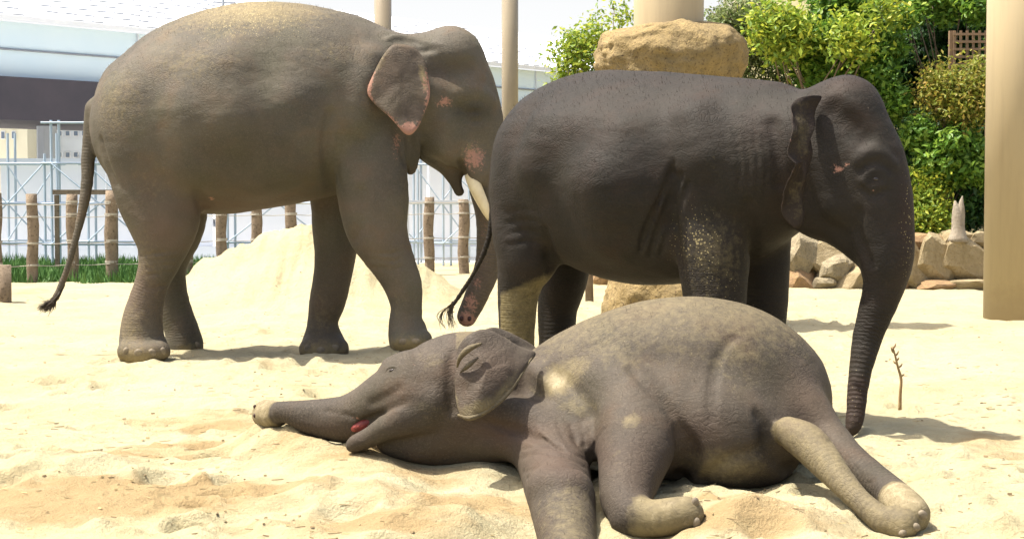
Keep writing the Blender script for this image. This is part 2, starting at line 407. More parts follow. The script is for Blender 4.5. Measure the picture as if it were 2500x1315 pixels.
class Animal:
    """works in photograph pixels on a (possibly turned) vertical plane y = plane(px) + dy"""
    def __init__(s, plane): s.plane = plane
    def pt(s, px, py, dy=0.0): return P(px, py, s.plane(px) + dy)
    def row(s, px, py, r, dy=0.0, k=1.0):
        Y = s.plane(px) + dy; p = P(px, py, Y); return [*p, r * Y / F, k]
    def rows(s, lst): return [s.row(*t) for t in lst]
    def blot(s, V, lst, side=None):
        """soft mask from spots (px, py, dy, rx, ry, strength[, angle])"""
        m = np.zeros(len(V))
        for t in lst:
            px, py, dy, rx, ry, st = t[:6]; ang = math.radians(t[6]) if len(t) > 6 else 0
            Y = s.plane(px) + dy; c = P(px, py, Y); sc = Y / F
            dx = V[:, 0] - c[0]; dz = -(V[:, 2] - c[2])
            u = dx * math.cos(ang) + dz * math.sin(ang); v = -dx * math.sin(ang) + dz * math.cos(ang)
            dd = (u / (rx * sc)) ** 2 + (v / (ry * sc)) ** 2
            dep = np.exp(-np.clip((V[:, 1] - c[1] - .12) / 0.15, 0, 9) ** 2)
            m = np.maximum(m, st * np.exp(-dd) * dep)
        return m
def arcs(V, chains, specs):
    arc = np.zeros(len(V)); ring = np.zeros(len(V))
    for name, strength, t0, t1 in specs:
        sp = chains[name]; L_ = np.concatenate([[0], np.cumsum(np.linalg.norm(np.diff(sp[:, :3], axis=0), axis=1))])
        best = np.full(len(V), 9.0); al = np.zeros(len(V))
        for i in range(len(sp) - 1):
            a, b = sp[i, :3], sp[i + 1, :3]; ab = b - a
            t = np.clip(((V - a) @ ab) / (ab @ ab), 0, 1)
            d = np.linalg.norm(V - a - t[:, None] * ab, axis=1) - (sp[i, 3] + t * (sp[i + 1, 3] - sp[i, 3]))
            m = d < best; best[m] = d[m]; al[m] = L_[i] + t[m] * (L_[i + 1] - L_[i])
        f = al / L_[-1]; wgt = np.clip(1 - best / 0.05, 0, 1) * np.clip((f - t0) / 0.12, 0, 1) * np.clip((t1 - f) / 0.08 + 0.3, 0, 1) * strength
        m = wgt > ring; ring[m] = wgt[m]; arc[m] = al[m]
    return arc, ring
def near_chain(V, sp, t0, t1, pad=0.03):
    L_ = np.concatenate([[0], np.cumsum(np.linalg.norm(np.diff(sp[:, :3], axis=0), axis=1))]); L_ /= L_[-1]
    m = np.zeros(len(V))
    for i in range(len(sp) - 1):
        if L_[i] < t0 or L_[i] > t1: continue
        a, b = sp[i, :3], sp[i + 1, :3]; ab = b - a
        t = np.clip(((V - a) @ ab) / (ab @ ab), 0, 1)
        d = np.linalg.norm(V - a - t[:, None] * ab, axis=1) - sp[i, 3] * max(1, sp[i, 4])
        m = np.maximum(m, np.clip(1 - d / pad, 0, 1))
    return m
def finish_body(sc, parent, mat, masks, ringspec, lump=0.008, smooth=1, hairs=2600, hw=.0008):
    V, Q, nn = sc.mesh(smooth)
    V = V + nn * (fbm(V, 3.0, 5, 3) * lump + noise(V * np.array([1, 1, 2.2]), 12, 9) * lump * 0.25)[:, None]
    me = mesh_of(V, Q)
    arc, ring = arcs(V, sc.chains, ringspec)
    attr(me, 'arc', arc); attr(me, 'ring', ring)
    for n_ in ('pink', 'dust_and_light', 'speck', 'dark', 'rosy'):
        attr(me, n_, masks(n_, V, nn, sc))
    o = link_mesh('body', me, mat, parent)
    # short sparse bristles on the upper side
    up = np.flatnonzero((nn[:, 2] > .25)); pick = rng.choice(up, min(hairs, len(up)), replace=False); sd = []
    for i in pick:
        d = nn[i] + rng.normal(size=3) * .35; d /= np.linalg.norm(d); l = rng.uniform(.008, .024); sd.append(([tuple(V[i] - d * .002), tuple(V[i] + d * l * .6), tuple(V[i] + d * l + np.array([0, 0, -.003]))], hw))
    hr = strands('body_hair', sd, M_HAIR, parent); hr['kind'] = 'stuff'
    return o

def sheet(name, an, outline, ctr, mat, parent, thick=0.016, bulge=0.03, masks=None, rings=9, fold=0.012, n=8, seed=3):
    """an ear: closed outline of (px, py, dy), filled with rings round ctr, waved, given thickness"""
    o = np.array([an.pt(*t) for t in outline]); ext = np.vstack([o[-1:], o, o[:2]])
    pts = []
    for i in range(1, len(ext) - 2):
        p0, p1, p2, p3 = ext[i-1], ext[i], ext[i+1], ext[i+2]
        for j in range(n):
            t = j / n; pts.append(0.5 * ((2*p1) + (-p0+p2)*t + (2*p0-5*p1+4*p2-p3)*t*t + (-p0+3*p1-3*p2+p3)*t**3))
    pts = np.array(pts); c = an.pt(*ctr); m = len(pts)
    nrm = np.zeros(3)
    for i in range(m): nrm += np.cross(pts[i] - c, pts[(i + 1) % m] - c)
    nrm /= np.linalg.norm(nrm)
    if nrm[1] > 0: nrm = -nrm
    V = [c + nrm * bulge]; rad = [0]
    for k in range(1, rings + 1):
        t = (k / rings) ** 0.8
        for i in range(m): V.append(c + (pts[i] - c) * t + nrm * bulge * (1 - t ** 2.2)); rad.append(t)
    V = np.array(V); rad = np.array(rad)
    V += nrm * (noise(V, 9, seed) * fold * (0.3 + rad) + noise(V, 22, seed + 1) * fold * 0.35)[:, None]
    faces = [(0, 1 + i, 1 + (i + 1) % m) for i in range(m)]
    for k in range(rings - 1):
        a = 1 + k * m
        faces += [(a + i, a + m + i, a + m + (i + 1) % m, a + (i + 1) % m) for i in range(m)]
    n0 = len(V); back = V - nrm * thick * (1.0 - 0.6 * rad[:, None] ** 3)
    F_ = list(faces) + [tuple(n0 + x for x in f[::-1]) for f in faces]
    a = 1 + (rings - 1) * m
    F_ += [(a + i, n0 + a + i, n0 + a + (i + 1) % m, a + (i + 1) % m) for i in range(m)]
    VV = np.vstack([V, back]); me = mesh_of(VV, F_)
    bm = bmesh.new(); bm.from_mesh(me); bmesh.ops.recalc_face_normals(bm, faces=bm.faces); bm.to_mesh(me); bm.free()
    me.polygons.foreach_set('use_smooth', [True] * len(me.polygons))
    VV = np.array([v.co[:] for v in me.vertices])
    for n_ in ('pink', 'dust_and_light', 'speck', 'dark', 'rosy', 'arc', 'ring'):
        attr(me, n_, masks(n_, VV, np.concatenate([rad, rad])) if masks else np.zeros(len(VV)))
    return link_mesh(name, me, mat, parent)
def tube(name, rows, mat, parent, seg=14, n=6, masks=None):
    sp = spline(rows, n); V = []; Fs = []
    up = Vector((0, 1, 0))
    for i, p in enumerate(sp):
        d = Vector((sp[min(i + 1, len(sp) - 1)] - sp[max(i - 1, 0)])[:3]).normalized()
        a = d.cross(up)
        if a.length < 1e-3: a = d.cross(Vector((1, 0, 0)))
        a.normalize(); b = d.cross(a)
        for j in range(seg):
            q = 2 * math.pi * j / seg
            V.append(Vector(p[:3]) + (a * math.cos(q) + b * math.sin(q)) * p[3])
    for i in range(len(sp) - 1):
        for j in range(seg): Fs.append((i*seg+j, i*seg+(j+1)%seg, (i+1)*seg+(j+1)%seg, (i+1)*seg+j))
    Fs.append(tuple(range(seg))[::-1]); Fs.append(tuple((len(sp)-1)*seg + j for j in range(seg)))
    me = mesh_of([v[:] for v in V], Fs)
    bm = bmesh.new(); bm.from_mesh(me); bmesh.ops.recalc_face_normals(bm, faces=bm.faces); bm.to_mesh(me); bm.free()
    for n_ in ('pink', 'dust_and_light', 'speck', 'dark', 'rosy', 'arc', 'ring'):
        attr(me, n_, np.full(len(V), (masks or {}).get(n_, 0.0)))
    return link_mesh(name, me, mat, parent)
def blob(name, c, rad, rot, mat, parent, sub=3):
    bm = bmesh.new(); bmesh.ops.create_icosphere(bm, subdivisions=sub, radius=1)
    m = Matrix.Translation(Vector(c)) @ rot.to_4x4() @ Matrix.Diagonal((*rad, 1))
    bmesh.ops.transform(bm, matrix=m, verts=bm.verts)
    return bm_obj(name, bm, mat, parent, True)
def strands(name, seeds, mat, parent, n_seg=5):
    """hair: list of (polyline points, width) as thin crossed ribbons"""
    V = []; Fs = []
    for pts, wd in seeds:
        for off in (Vector((1, 0, 0)), Vector((0, 1, 0))):
            b0 = len(V); m = len(pts)
            for i, p in enumerate(pts):
                ww = wd * (1 - 0.75 * i / (m - 1)); V.append(tuple(Vector(p) - off * ww)); V.append(tuple(Vector(p) + off * ww))
            for i in range(m - 1): Fs.append((b0 + 2*i, b0 + 2*i + 1, b0 + 2*i + 3, b0 + 2*i + 2))
    return link_mesh(name, mesh_of(V, Fs, False), mat, parent)

M_NAIL = simple('toenail', (0.22, 0.18, 0.12), (0.13, 0.105, 0.075), 30, 0.7)
M_EYE, _nt, _b = new_mat('wet_eye', 0.08); _b.inputs['Base Color'].default_value = (0.02, 0.012, 0.008, 1); _b.inputs['Specular IOR Level'].default_value = 0.6
M_TUSK = simple('ivory', (0.72, 0.62, 0.40), (0.60, 0.48, 0.28), 8, 0.35)
M_HAIR = simple('tail_hair', (0.035, 0.027, 0.02), (0.10, 0.075, 0.045), 30, 0.6)
M_NOST = simple('nostril', (0.03, 0.015, 0.012), (0.05, 0.02, 0.015), 9, 0.6)
M_MOUTH = simple('red_mouth', (0.26, 0.05, 0.04), (0.15, 0.03, 0.025), 25, 0.35, 0.4, 60)
def nails(sc_, parent, lst, rot=0.0):
    for px, py, rx, rz in lst:
        Y = sc_.hit(px, py)
        if Y is None: continue
        sc = Y / F
        blob('toenail', P(px, py, Y + .004), (rx * sc, 0.014, rz * sc), Matrix.Rotation(rot, 3, 'Y') @ Matrix.Rotation(0.3, 3, 'X'), M_NAIL, parent, 2)

# =================================================================== ELEPHANT ONE (large, standing left)
def big_elephant():
    A = Animal(lambda px: 13.9)
    mat = skin_mat('hide_olive_grey', (0.104, 0.089, 0.063), (0.074, 0.065, 0.051), (0.120, 0.088, 0.064))
    root = thing('elephant', 'large olive grey elephant standing at left, with tusk and pink edged ear', 'elephant', (A.pt(620, 870, 0)[0], 13.9, 0), 'elephants in the sandy enclosure')
    sc = Sculpt((-4.0, 13.0, -0.12), (0.45, 14.8, 2.75), 0.017)
    sc.add(A.rows([(425, 305, 200, 0, 1.0), (520, 283, 240, 0, .93), (620, 264, 246, 0, .93), (700, 257, 239, 0, .93), (780, 252, 224, 0, .92),
                   (860, 246, 192, 0, .92), (930, 235, 160, 0, .95), (1000, 225, 135, 0, .95), (1060, 210, 105, 0, 1.0)]), 0.02, 6)
    # back ridge, hip bone, shoulder blade
    sc.add(A.rows([(330, 220, 80, 0, .8), (420, 165, 90, 0, .7), (560, 120, 95, 0, .7), (700, 110, 92, 0, .7), (850, 140, 88, 0, .7)]), 0.10)
    sc.add(A.rows([(400, 280, 110, -.38, .5), (390, 360, 100, -.40, .5)]), 0.16)
    sc.add(A.rows([(400, 280, 110, .38, .5), (390, 360, 100, .40, .5)]), 0.16)
    # head
    sc.add(A.rows([(1060, 160, 78, 0, 1.15), (1098, 147, 78, 0, 1.15)]), 0.10)
    sc.add(A.rows([(1098, 152, 80, 0, 1.2), (1122, 220, 88, 0, 1.1), (1145, 290, 82, 0, 1.0), (1166, 360, 62, 0, .95), (1186, 430, 50, 0, .95),
                   (1202, 520, 42, 0, 1), (1200, 600, 37, 0, 1), (1186, 665, 33, 0, 1), (1160, 728, 29, 0, 1), (1140, 772, 25, 0, 1)]), 0.07, 7, 'trunk')
    sc.add(A.rows([(1030, 230, 85, 0, 1.3), (1055, 300, 82, 0, 1.1), (1072, 350, 58, 0, 1.1), (1095, 392, 36, 0, 1), (1112, 432, 22, 0, 1), (1121, 468, 12, 0, 1)]), 0.06)
    sc.groove([(998, 335, 5), (1000, 380, 6), (1003, 425, 6)], .6, .012); sc.groove([(1030, 320, 5), (1026, 370, 6), (1022, 405, 6)], .6, .015)
    sc.add(A.rows([(1060, 235, 60, -.22, .6), (1090, 330, 55, -.2, .6)]), 0.08)   # cheek muscle
    sc.ridge([(1105, 236, 14), (1140, 226, 16), (1180, 232, 14), (1200, 250, 10)], .3, .05)   # brow
    sc.add(A.rows([(1140, 375, 38, -.14, .9), (1158, 410, 33, -.15, .9), (1162, 432, 24, -.16, .9)]), 0.05)    # tusk sheath
    sc.groove([(1120, 262, 7), (1145, 276, 8), (1180, 272, 7)], .45, .03); sc.ridge([(1134, 268, 7), (1158, 258, 9), (1182, 267, 6)], .5, .012); sc.ridge([(1140, 276, 6), (1160, 282, 7), (1180, 275, 5)], .5, .012); sc.groove([(1130, 290, 5), (1160, 297, 6), (1190, 286, 5)], .4, .015)
    sc.groove([(1075, 165, 26), (1110, 172, 26), (1150, 165, 20)], .35, .08)      # temple hollow
    sc.cut(A.rows([(1122, 395, 9, -.22, 2), (1134, 420, 9, -.15, 3), (1140, 450, 12, 0, 8)]), 0.02)
    # throat folds
    sc.add(A.rows([(975, 330, 30, -.25, .8), (988, 370, 24, -.24, .7), (1002, 415, 12, -.2, .7)]), 0.03)
    sc.add(A.rows([(1012, 330, 14, -.28, .8), (1016, 370, 12, -.24, .7), (1010, 412, 9, -.2, .7)]), 0.02)
    # legs: near hind, far hind, near fore, far fore
    sc.add(A.rows([(378, 390, 118, -.30, .62), (390, 470, 108, -.32, .66), (400, 540, 86, -.33, .8), (399, 590, 65, -.33, .95), (388, 640, 50, -.33, 1), (371, 690, 42, -.33, 1),
                   (356, 740, 43, -.33, 1), (347, 790, 50, -.33, 1), (348, 835, 56, -.33, 1.05), (351, 853, 60, -.33, 1.05)]), 0.07, 6, 'nh')
    sc.add(A.rows([(400, 420, 110, .30, .62), (420, 540, 82, .33, .8), (412, 640, 46, .33, 1), (414, 700, 41, .33, 1), (428, 760, 40, .33, 1), (444, 808, 42, .33, 1), (450, 842, 46, .33, 1)]), 0.07, 6, 'fh')
    sc.add(A.rows([(885, 290, 92, -.33, .5), (898, 380, 92, -.36, .6), (910, 470, 88, -.36, .7), (918, 550, 76, -.34, .85), (936, 598, 64, -.33, 1), (964, 650, 53, -.33, 1), (985, 700, 46, -.33, 1),
                   (992, 750, 38, -.33, 1), (990, 786, 41, -.33, 1), (996, 815, 48, -.33, 1.05), (1000, 832, 50, -.33, 1.05)]), 0.055, 6, 'nf')
    sc.add(A.rows([(830, 400, 90, .28, .6), (820, 490, 62, .33, .8), (820, 560, 57, .33, 1), (819, 620, 51, .33, 1), (811, 680, 46, .33, 1), (799, 735, 44, .33, 1), (788, 782, 37, .33, 1),
                   (788, 818, 44, .33, 1), (790, 850, 56, .33, 1.05)]), 0.05, 6, 'ff')
    sc.add(A.rows([(756, 852, 26, .22, 1), (790, 856, 26, .18, 1), (826, 850, 26, .22, 1)]), 0.04)
    sc.add(A.rows([(978, 832, 22, -.45, 1), (1010, 832, 24, -.47, 1), (1034, 828, 22, -.42, 1)]), 0.04)
    sc.add(A.rows([(312, 858, 26, -.46, 1), (350, 862, 28, -.50, 1), (390, 856, 26, -.46, 1)]), 0.04)
    # arm pit and flank creases, belly fold
    sc.groove([(806, 280, 10), (793, 350, 16), (795, 410, 18), (808, 465, 14)], .55, .05); sc.groove([(826, 330, 4), (820, 400, 6), (832, 460, 4)], .5, .02)
    sc.groove([(440, 350, 9), (466, 420, 14), (488, 475, 14), (502, 520, 10)], .5, .05)
    sc.groove([(246, 340, 6), (262, 400, 6), (285, 450, 5)], .4, .03)
    sc.ridge([(944, 100, 8), (965, 95, 12), (1005, 100, 12), (1045, 108, 10), (1082, 112, 5)], .55, .012); sc.groove([(950, 118, 5), (985, 118, 8), (1025, 124, 8), (1062, 122, 5)], .6, .012)
    sc.groove([(985, 250, 10), (975, 320, 10), (990, 390, 8)], .4, .05)
    sc.groove([(880, 470, 10), (880, 540, 12), (862, 585, 8)], .25, .06)
    sc.ridge([(905, 150, 26), (880, 230, 26), (870, 300, 22)], .25, .12)
    sc.ridge([(1085, 300, 22), (1080, 350, 20), (1100, 390, 12)], .3, .06)
    for yy, w_ in ((618, 50), (634, 48), (650, 44), (668, 40), (700, 36)): sc.groove([(392 - w_, yy + 6, 2.5), (390, yy, 4), (392 + w_ * .8, yy - 5, 2.5)], .6, .01)
    for yy, w_ in ((612, 48), (630, 44), (650, 40)): sc.groove([(945 - w_, yy + 2, 2.5), (948 + (yy - 612) * .5, yy + 8, 4), (950 + w_ * .7, yy - 2, 2.5)], .6, .01)
    for k_ in range(5): sc.groove([(455 + 9 * k_, 350 + 14 * k_, 2.5), (450 + 9 * k_, 385 + 14 * k_, 4), (458 + 9 * k_, 425 + 14 * k_, 2.5)], .5, .012)
    for q in ((480, 330), (610, 350), (700, 320), (560, 240)): sc.ridge([(q[0], q[1] - 50, 60), (q[0] + 12, q[1] + 50, 60)], .16, .2)
    # tail
    sc.add(A.rows([(240, 270, 34, 0, .8), (224, 320, 20, 0, 1), (216, 380, 17, -.02, 1), (212, 450, 14.5, -.05, 1), (200, 520, 12, -.08, 1), (183, 590, 9.5, -.1, 1), (166, 650, 8.5, -.1, 1), (148, 700, 9, -.1, 1), (135, 728, 9, -.1, 1)]), 0.03, 6, 'tail')
    def masks(n_, V, nn, sc):
        if n_ == 'pink':
            return A.blot(V, [(1085, 250, -.3, 26, 20, .75), (1158, 385, -.2, 36, 45, .8), (970, 350, -.3, 14, 50, .62), (1150, 740, 0, 26, 40, .75), (1165, 690, 0, 20, 30, .62), (1140, 778, 0, 30, 25, 1),
                              (1180, 560, 0, 18, 60, .45), (510, 485, -.5, 12, 8, .7), (1040, 200, -.3, 14, 40, .6)]) 
        if n_ == 'dust_and_light':
            top = np.clip(nn[:, 2] - 0.45, 0, 1) * 1.5 * (V[:, 2] > 1.9)
            return np.maximum(top * A.blot(V, [(620, 50, 0, 210, 85, 1.1), (430, 90, 0, 90, 90, .6)]), A.blot(V, [(1150, 370, -.2, 36, 40, .5), (350, 872, -.33, 90, 34, .95), (470, 855, .3, 40, 24, .7), (790, 860, .33, 80, 36, .9), (1000, 842, -.33, 70, 30, .8), (330, 800, -.3, 50, 100, .45), (355, 640, -.4, 70, 120, .32), (370, 450, -.5, 90, 130, .25), (300, 250, -.3, 100, 120, .38), (480, 160, -.3, 180, 70, .35), (820, 130, -.3, 120, 50, .3), (790, 760, .3, 50, 80, .35), (980, 740, -.3, 50, 90, .25), (900, 300, -.5, 60, 160, .18)]))  # fainter blots make the rump, thigh, legs and upper flank paler
        if n_ == 'speck': return A.blot(V, [(620, 60, 0, 190, 60, .9), (600, 30, .1, 220, 60, .9), (1180, 600, 0, 40, 150, .35)])
        if n_ == 'rosy': return A.blot(V, [(600, 505, -.1, 260, 26, .8), (620, 500, .1, 260, 30, .6), (390, 470, -.5, 60, 80, .35), (800, 740, .2, 60, 90, .5), (390, 600, -.4, 50, 60, .4), (330, 700, -.4, 60, 90, .7), (400, 560, -.5, 60, 60, .8), (940, 600, -.5, 70, 80, .4), (1170, 640, 0, 50, 150, .6), (790, 850, .3, 70, 30, .5)])
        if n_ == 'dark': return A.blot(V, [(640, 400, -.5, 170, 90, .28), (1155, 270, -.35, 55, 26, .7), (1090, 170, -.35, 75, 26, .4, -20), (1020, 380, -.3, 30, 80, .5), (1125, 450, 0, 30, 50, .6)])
    finish_body(sc, root, mat, masks, [('trunk', 1.0, .25, 1), ('nh', .45, .45, 1), ('fh', .45, .45, 1), ('nf', .4, .45, 1), ('ff', .4, .45, 1), ('tail', .5, .1, 1)])
    # near ear: top edge rolled forward, lobe hanging to a point
    def em(n_, V, rad):
        if n_ == 'pink':
            e = np.clip((rad - .72) / .28, 0, 1)
            return np.maximum(e * A.blot(V, [(905, 215, -.5, 26, 60, .95), (1000, 315, -.5, 34, 34, 1.2), (1045, 230, -.5, 24, 80, .95), (960, 290, -.5, 60, 40, .7)]), A.blot(V, [(1000, 312, -.5, 26, 20, 1), (1036, 200, -.5, 10, 50, .6)]))
        if n_ == 'rosy': return np.full(len(V), .35)
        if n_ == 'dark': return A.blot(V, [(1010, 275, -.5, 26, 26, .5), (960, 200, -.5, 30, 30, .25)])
        if n_ == 'dust_and_light': return A.blot(V, [(1034, 190, -.4, 9, 40, .9, -12), (930, 150, -.5, 14, 50, .5, 25), (980, 300, -.5, 40, 20, .3, 30)])  # first blot paints the sunlit streak along the ear's front fold
        return np.zeros(len(V))
    sheet('ear', A, [(965, 108, -.44), (938, 132, -.49), (912, 180, -.54), (897, 222, -.58), (915, 252, -.60), (958, 293, -.62), (984, 322, -.62), (1003, 329, -.60), (1022, 308, -.56),
                     (1040, 268, -.50), (1049, 228, -.44), (1044, 185, -.40), (1036, 145, -.37), (1010, 116, -.38)], (975, 205, -.50), mat, root, 0.02, 0.03, em)
    sheet('ear', A, [(962, 96, .40), (935, 130, .47), (897, 222, .58), (958, 293, .62), (1003, 329, .60), (1049, 228, .44), (1020, 145, .37)], (975, 205, .52), mat, root, 0.02, 0.03, None)
    blob('eye', P(1161, 269, sc.hit(1161, 269) + .006), (.020, .012, .014), Matrix.Identity(3), M_EYE, root)
    # tusks
    for dy in (-.17, .17):
        tube('tusk', [A.row(1148, 425, 15, dy), A.row(1160, 455, 16, dy - .02), A.row(1176, 490, 14, dy - .03), A.row(1192, 525, 9, dy - .03), A.row(1203, 546, 3, dy - .03)], M_TUSK, root)
    # trunk tip with two nostrils
    for px in (1127, 1146): blob('nostril', A.pt(px, 777, -.066), (.017, .02, .022), Matrix.Identity(3), M_NOST, root, 2)
    nails(sc, root, [(309, 858, 9, 12), (338, 862, 11, 12), (370, 862, 12, 12), (398, 857, 8, 11), (752, 850, 10, 11), (784, 856, 12, 11), (818, 850, 11, 11), (985, 834, 11, 9), (1015, 833, 12, 9), (480, 842, 8, 9)])
    seeds = []
    for i in range(420):
        t = random.random(); b = A.pt(158 - 26 * t, 695 + 32 * t, -.1); ang = random.uniform(-1, 1)
        ex = A.pt(92 + random.gauss(0, 7) + 30 * t, 748 + random.gauss(0, 7), -.1 + random.gauss(0, .04))
        mid = A.pt(130 + 8 * ang, 742 + 14 * random.random() * abs(ang), -.1 + random.gauss(0, .04))
        pts = [tuple((1-u)**2 * b + 2*u*(1-u) * mid + u*u * ex) for u in (0, .25, .5, .75, 1)]
        seeds.append((pts, 0.0065))
    strands('tail_tuft', seeds, M_HAIR, root)
    return root

# =================================================================== ELEPHANT TWO (dark, standing right)
def dark_elephant():
    A = Animal(lambda px: 10.85 - 1.5 * (px - 1200) / 1000.0)
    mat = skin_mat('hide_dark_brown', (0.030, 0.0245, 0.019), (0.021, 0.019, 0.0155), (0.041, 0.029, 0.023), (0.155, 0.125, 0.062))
    root = thing('elephant', 'dark brown tuskless elephant standing behind the lying calf with its trunk lowered to the ground', 'elephant', (A.pt(1650, 1000, 0)[0], 10.5, 0), 'elephants in the sandy enclosure')
    sc = Sculpt((-0.45, 8.75, -0.14), (2.3, 11.7, 2.0), 0.0135)
    sc.add(A.rows([(1395, 400, 196, 0, .98), (1480, 425, 240, 0, .9), (1560, 438, 254, 0, .88), (1650, 441, 251, 0, .88), (1740, 430, 232, 0, .88), (1830, 405, 200, 0, .9), (1900, 385, 170, 0, .92), (1965, 365, 140, 0, .95), (2020, 350, 115, 0, 1)]), 0.02)
    sc.add(A.rows([(1330, 300, 70, 0, .8), (1420, 265, 80, 0, .7), (1560, 262, 82, 0, .7), (1750, 275, 80, 0, .7), (1880, 285, 78, 0, .7)]), 0.07)
    sc.add(A.rows([(1340, 400, 100, -.24, .6), (1320, 470, 100, -.27, .6)]), 0.12)
    sc.add(A.rows([(1340, 400, 100, .24, .6), (1320, 470, 100, .27, .6)]), 0.12)
    # head and trunk
    sc.add(A.rows([(2030, 285, 84, 0, 1.15), (2068, 272, 82, 0, 1.15)]), 0.06)
    sc.add(A.rows([(2062, 275, 86, 0, 1.15), (2088, 335, 94, 0, 1.05), (2115, 415, 100, 0, .95), (2137, 495, 91, 0, .9), (2152, 565, 79, 0, .9), (2163, 632, 66, 0, .95), (2158, 695, 51, 0, 1),
                   (2138, 760, 43, -.02, 1), (2119, 820, 36.5, -.05, 1), (2105, 880, 31, -.1, 1), (2095, 940, 27, -.15, 1), (2090, 1000, 24, -.2, 1), (2084, 1036, 21, -.24, 1), (2077, 1055, 13, -.26, 1)]), 0.05, 7, 'trunk')
    sc.add(A.rows([(1970, 400, 105, 0, 1.05), (2000, 480, 96, 0, 1), (2048, 520, 78, 0, .95), (2083, 568, 56, 0, .9), (2108, 618, 32, 0, .9), (2118, 644, 14, 0, .9)]), 0.04)
    sc.add(A.rows([(2030, 400, 60, -.17, .6), (2055, 490, 52, -.16, .6)]), 0.06)
    sc.groove([(2030, 270, 22), (2070, 300, 26), (2110, 330, 20)], .3, .07)
    sc.ridge([(2092, 392, 12), (2125, 372, 14), (2160, 380, 12), (2182, 405, 8)], .45, .03)       # brow
    sc.groove([(2098, 418, 8), (2122, 402, 7), (2150, 402, 7), (2170, 418, 6)], .5, .015)
    sc.ridge([(2108, 440, 9), (2125, 418, 9), (2146, 414, 10), (2166, 432, 8)], .45, .018)      # upper lid
    sc.ridge([(2106, 448, 7), (2130, 462, 8), (2158, 450, 7)], .4, .018)                        # lower lid
    sc.groove([(2100, 458, 6), (2128, 478, 7), (2162, 466, 6)], .4, .015)
    sc.groove([(2095, 520, 9), (2090, 560, 10), (2108, 610, 9), (2122, 640, 9)], .5, .035)
    # legs
    sc.add(A.rows([(1300, 470, 104, -.2, .7), (1297, 560, 96, -.26, .7), (1290, 620, 78, -.28, .85), (1274, 670, 59, -.28, 1), (1265, 720, 50, -.28, 1), (1262, 780, 45, -.28, 1), (1262, 840, 43, -.28, 1), (1264, 900, 45, -.28, 1), (1266, 955, 51, -.28, 1), (1268, 980, 54, -.28, 1)]), 0.05, 6, 'nh')
    sc.add(A.rows([(1340, 520, 100, .22, .7), (1375, 640, 66, .27, .9), (1372, 700, 56, .27, 1), (1360, 760, 48, .27, 1), (1360, 840, 46, .27, 1), (1360, 910, 48, .27, 1), (1362, 950, 52, .27, 1)]), 0.05, 6, 'fh')
    sc.add(A.rows([(1735, 360, 108, -.24, .5), (1735, 460, 108, -.27, .6), (1735, 540, 100, -.28, .7), (1740, 610, 92, -.28, .85), (1744, 680, 83, -.28, .95), (1747, 760, 76, -.28, 1), (1746, 850, 68, -.28, 1), (1745, 930, 68, -.28, 1), (1746, 985, 76, -.28, 1.05)]), 0.04, 6, 'nf')
    sc.add(A.rows([(1850, 480, 90, .2, .6), (1866, 600, 64, .26, .9), (1867, 680, 60, .27, 1), (1864, 760, 57, .27, 1), (1857, 840, 54, .27, 1), (1850, 900, 54, .27, 1), (1850, 940, 60, .27, 1)]), 0.04, 6, 'ff')
    # creases behind the shoulder and over the flank
    for dx, q in ((0, 1.25), (30, 1.0), (-34, .9), (56, .7), (-66, .6)):
        sc.groove([(1656 + dx, 370, 4 * q), (1628 + dx, 440, 9 * q), (1594 + dx, 515, 13 * q), (1570 + dx, 575, 12 * q), (1556 + dx, 625, 6 * q)], .85, .009)
    sc.groove([(1645, 420, 8), (1636, 500, 16), (1644, 580, 18), (1658, 650, 14)], .6, .04)
    sc.groove([(1826, 500, 10), (1838, 570, 12), (1836, 640, 10)], .4, .04)
    sc.groove([(1330, 560, 8), (1342, 620, 14), (1345, 660, 16)], .6, .03)
    sc.groove([(1885, 300, 8), (1895, 380, 10), (1900, 450, 8)], .3, .05)
    for k_ in range(4): sc.groove([(1862 - 22 * k_, 330, 3), (1872 - 22 * k_, 400, 5), (1868 - 22 * k_, 470, 3)], .5, .012)
    for k_ in range(6): sc.groove([(1385 + 12 * k_, 330 + 8 * k_, 2.5), (1375 + 12 * k_, 380 + 8 * k_, 4), (1384 + 12 * k_, 440 + 8 * k_, 2.5)], .5, .012)
    for k_ in range(4): sc.groove([(1236, 520 + 26 * k_, 2.5), (1280, 512 + 26 * k_, 4), (1322, 520 + 24 * k_, 2.5)], .5, .012)
    sc.ridge([(1700, 300, 40), (1720, 380, 44)], .15, .12)
    sc.ridge([(1350, 330, 50), (1320, 400, 50)], .12, .15)
    for q in ((1450, 380), (1540, 400), (1480, 500)): sc.ridge([(q[0], q[1] - 50, 50), (q[0] + 12, q[1] + 50, 50)], .10, .2)
    # tail
    sc.add(A.rows([(1225, 380, 26, 0, .8), (1208, 450, 16, 0, 1), (1203, 520, 11, 0, 1), (1196, 570, 8.5, 0, 1), (1178, 625, 7.5, 0, 1), (1152, 675, 7, 0, 1), (1126, 715, 7, 0, 1), (1108, 742, 6.5, 0, 1)]), 0.02, 6, 'tail')
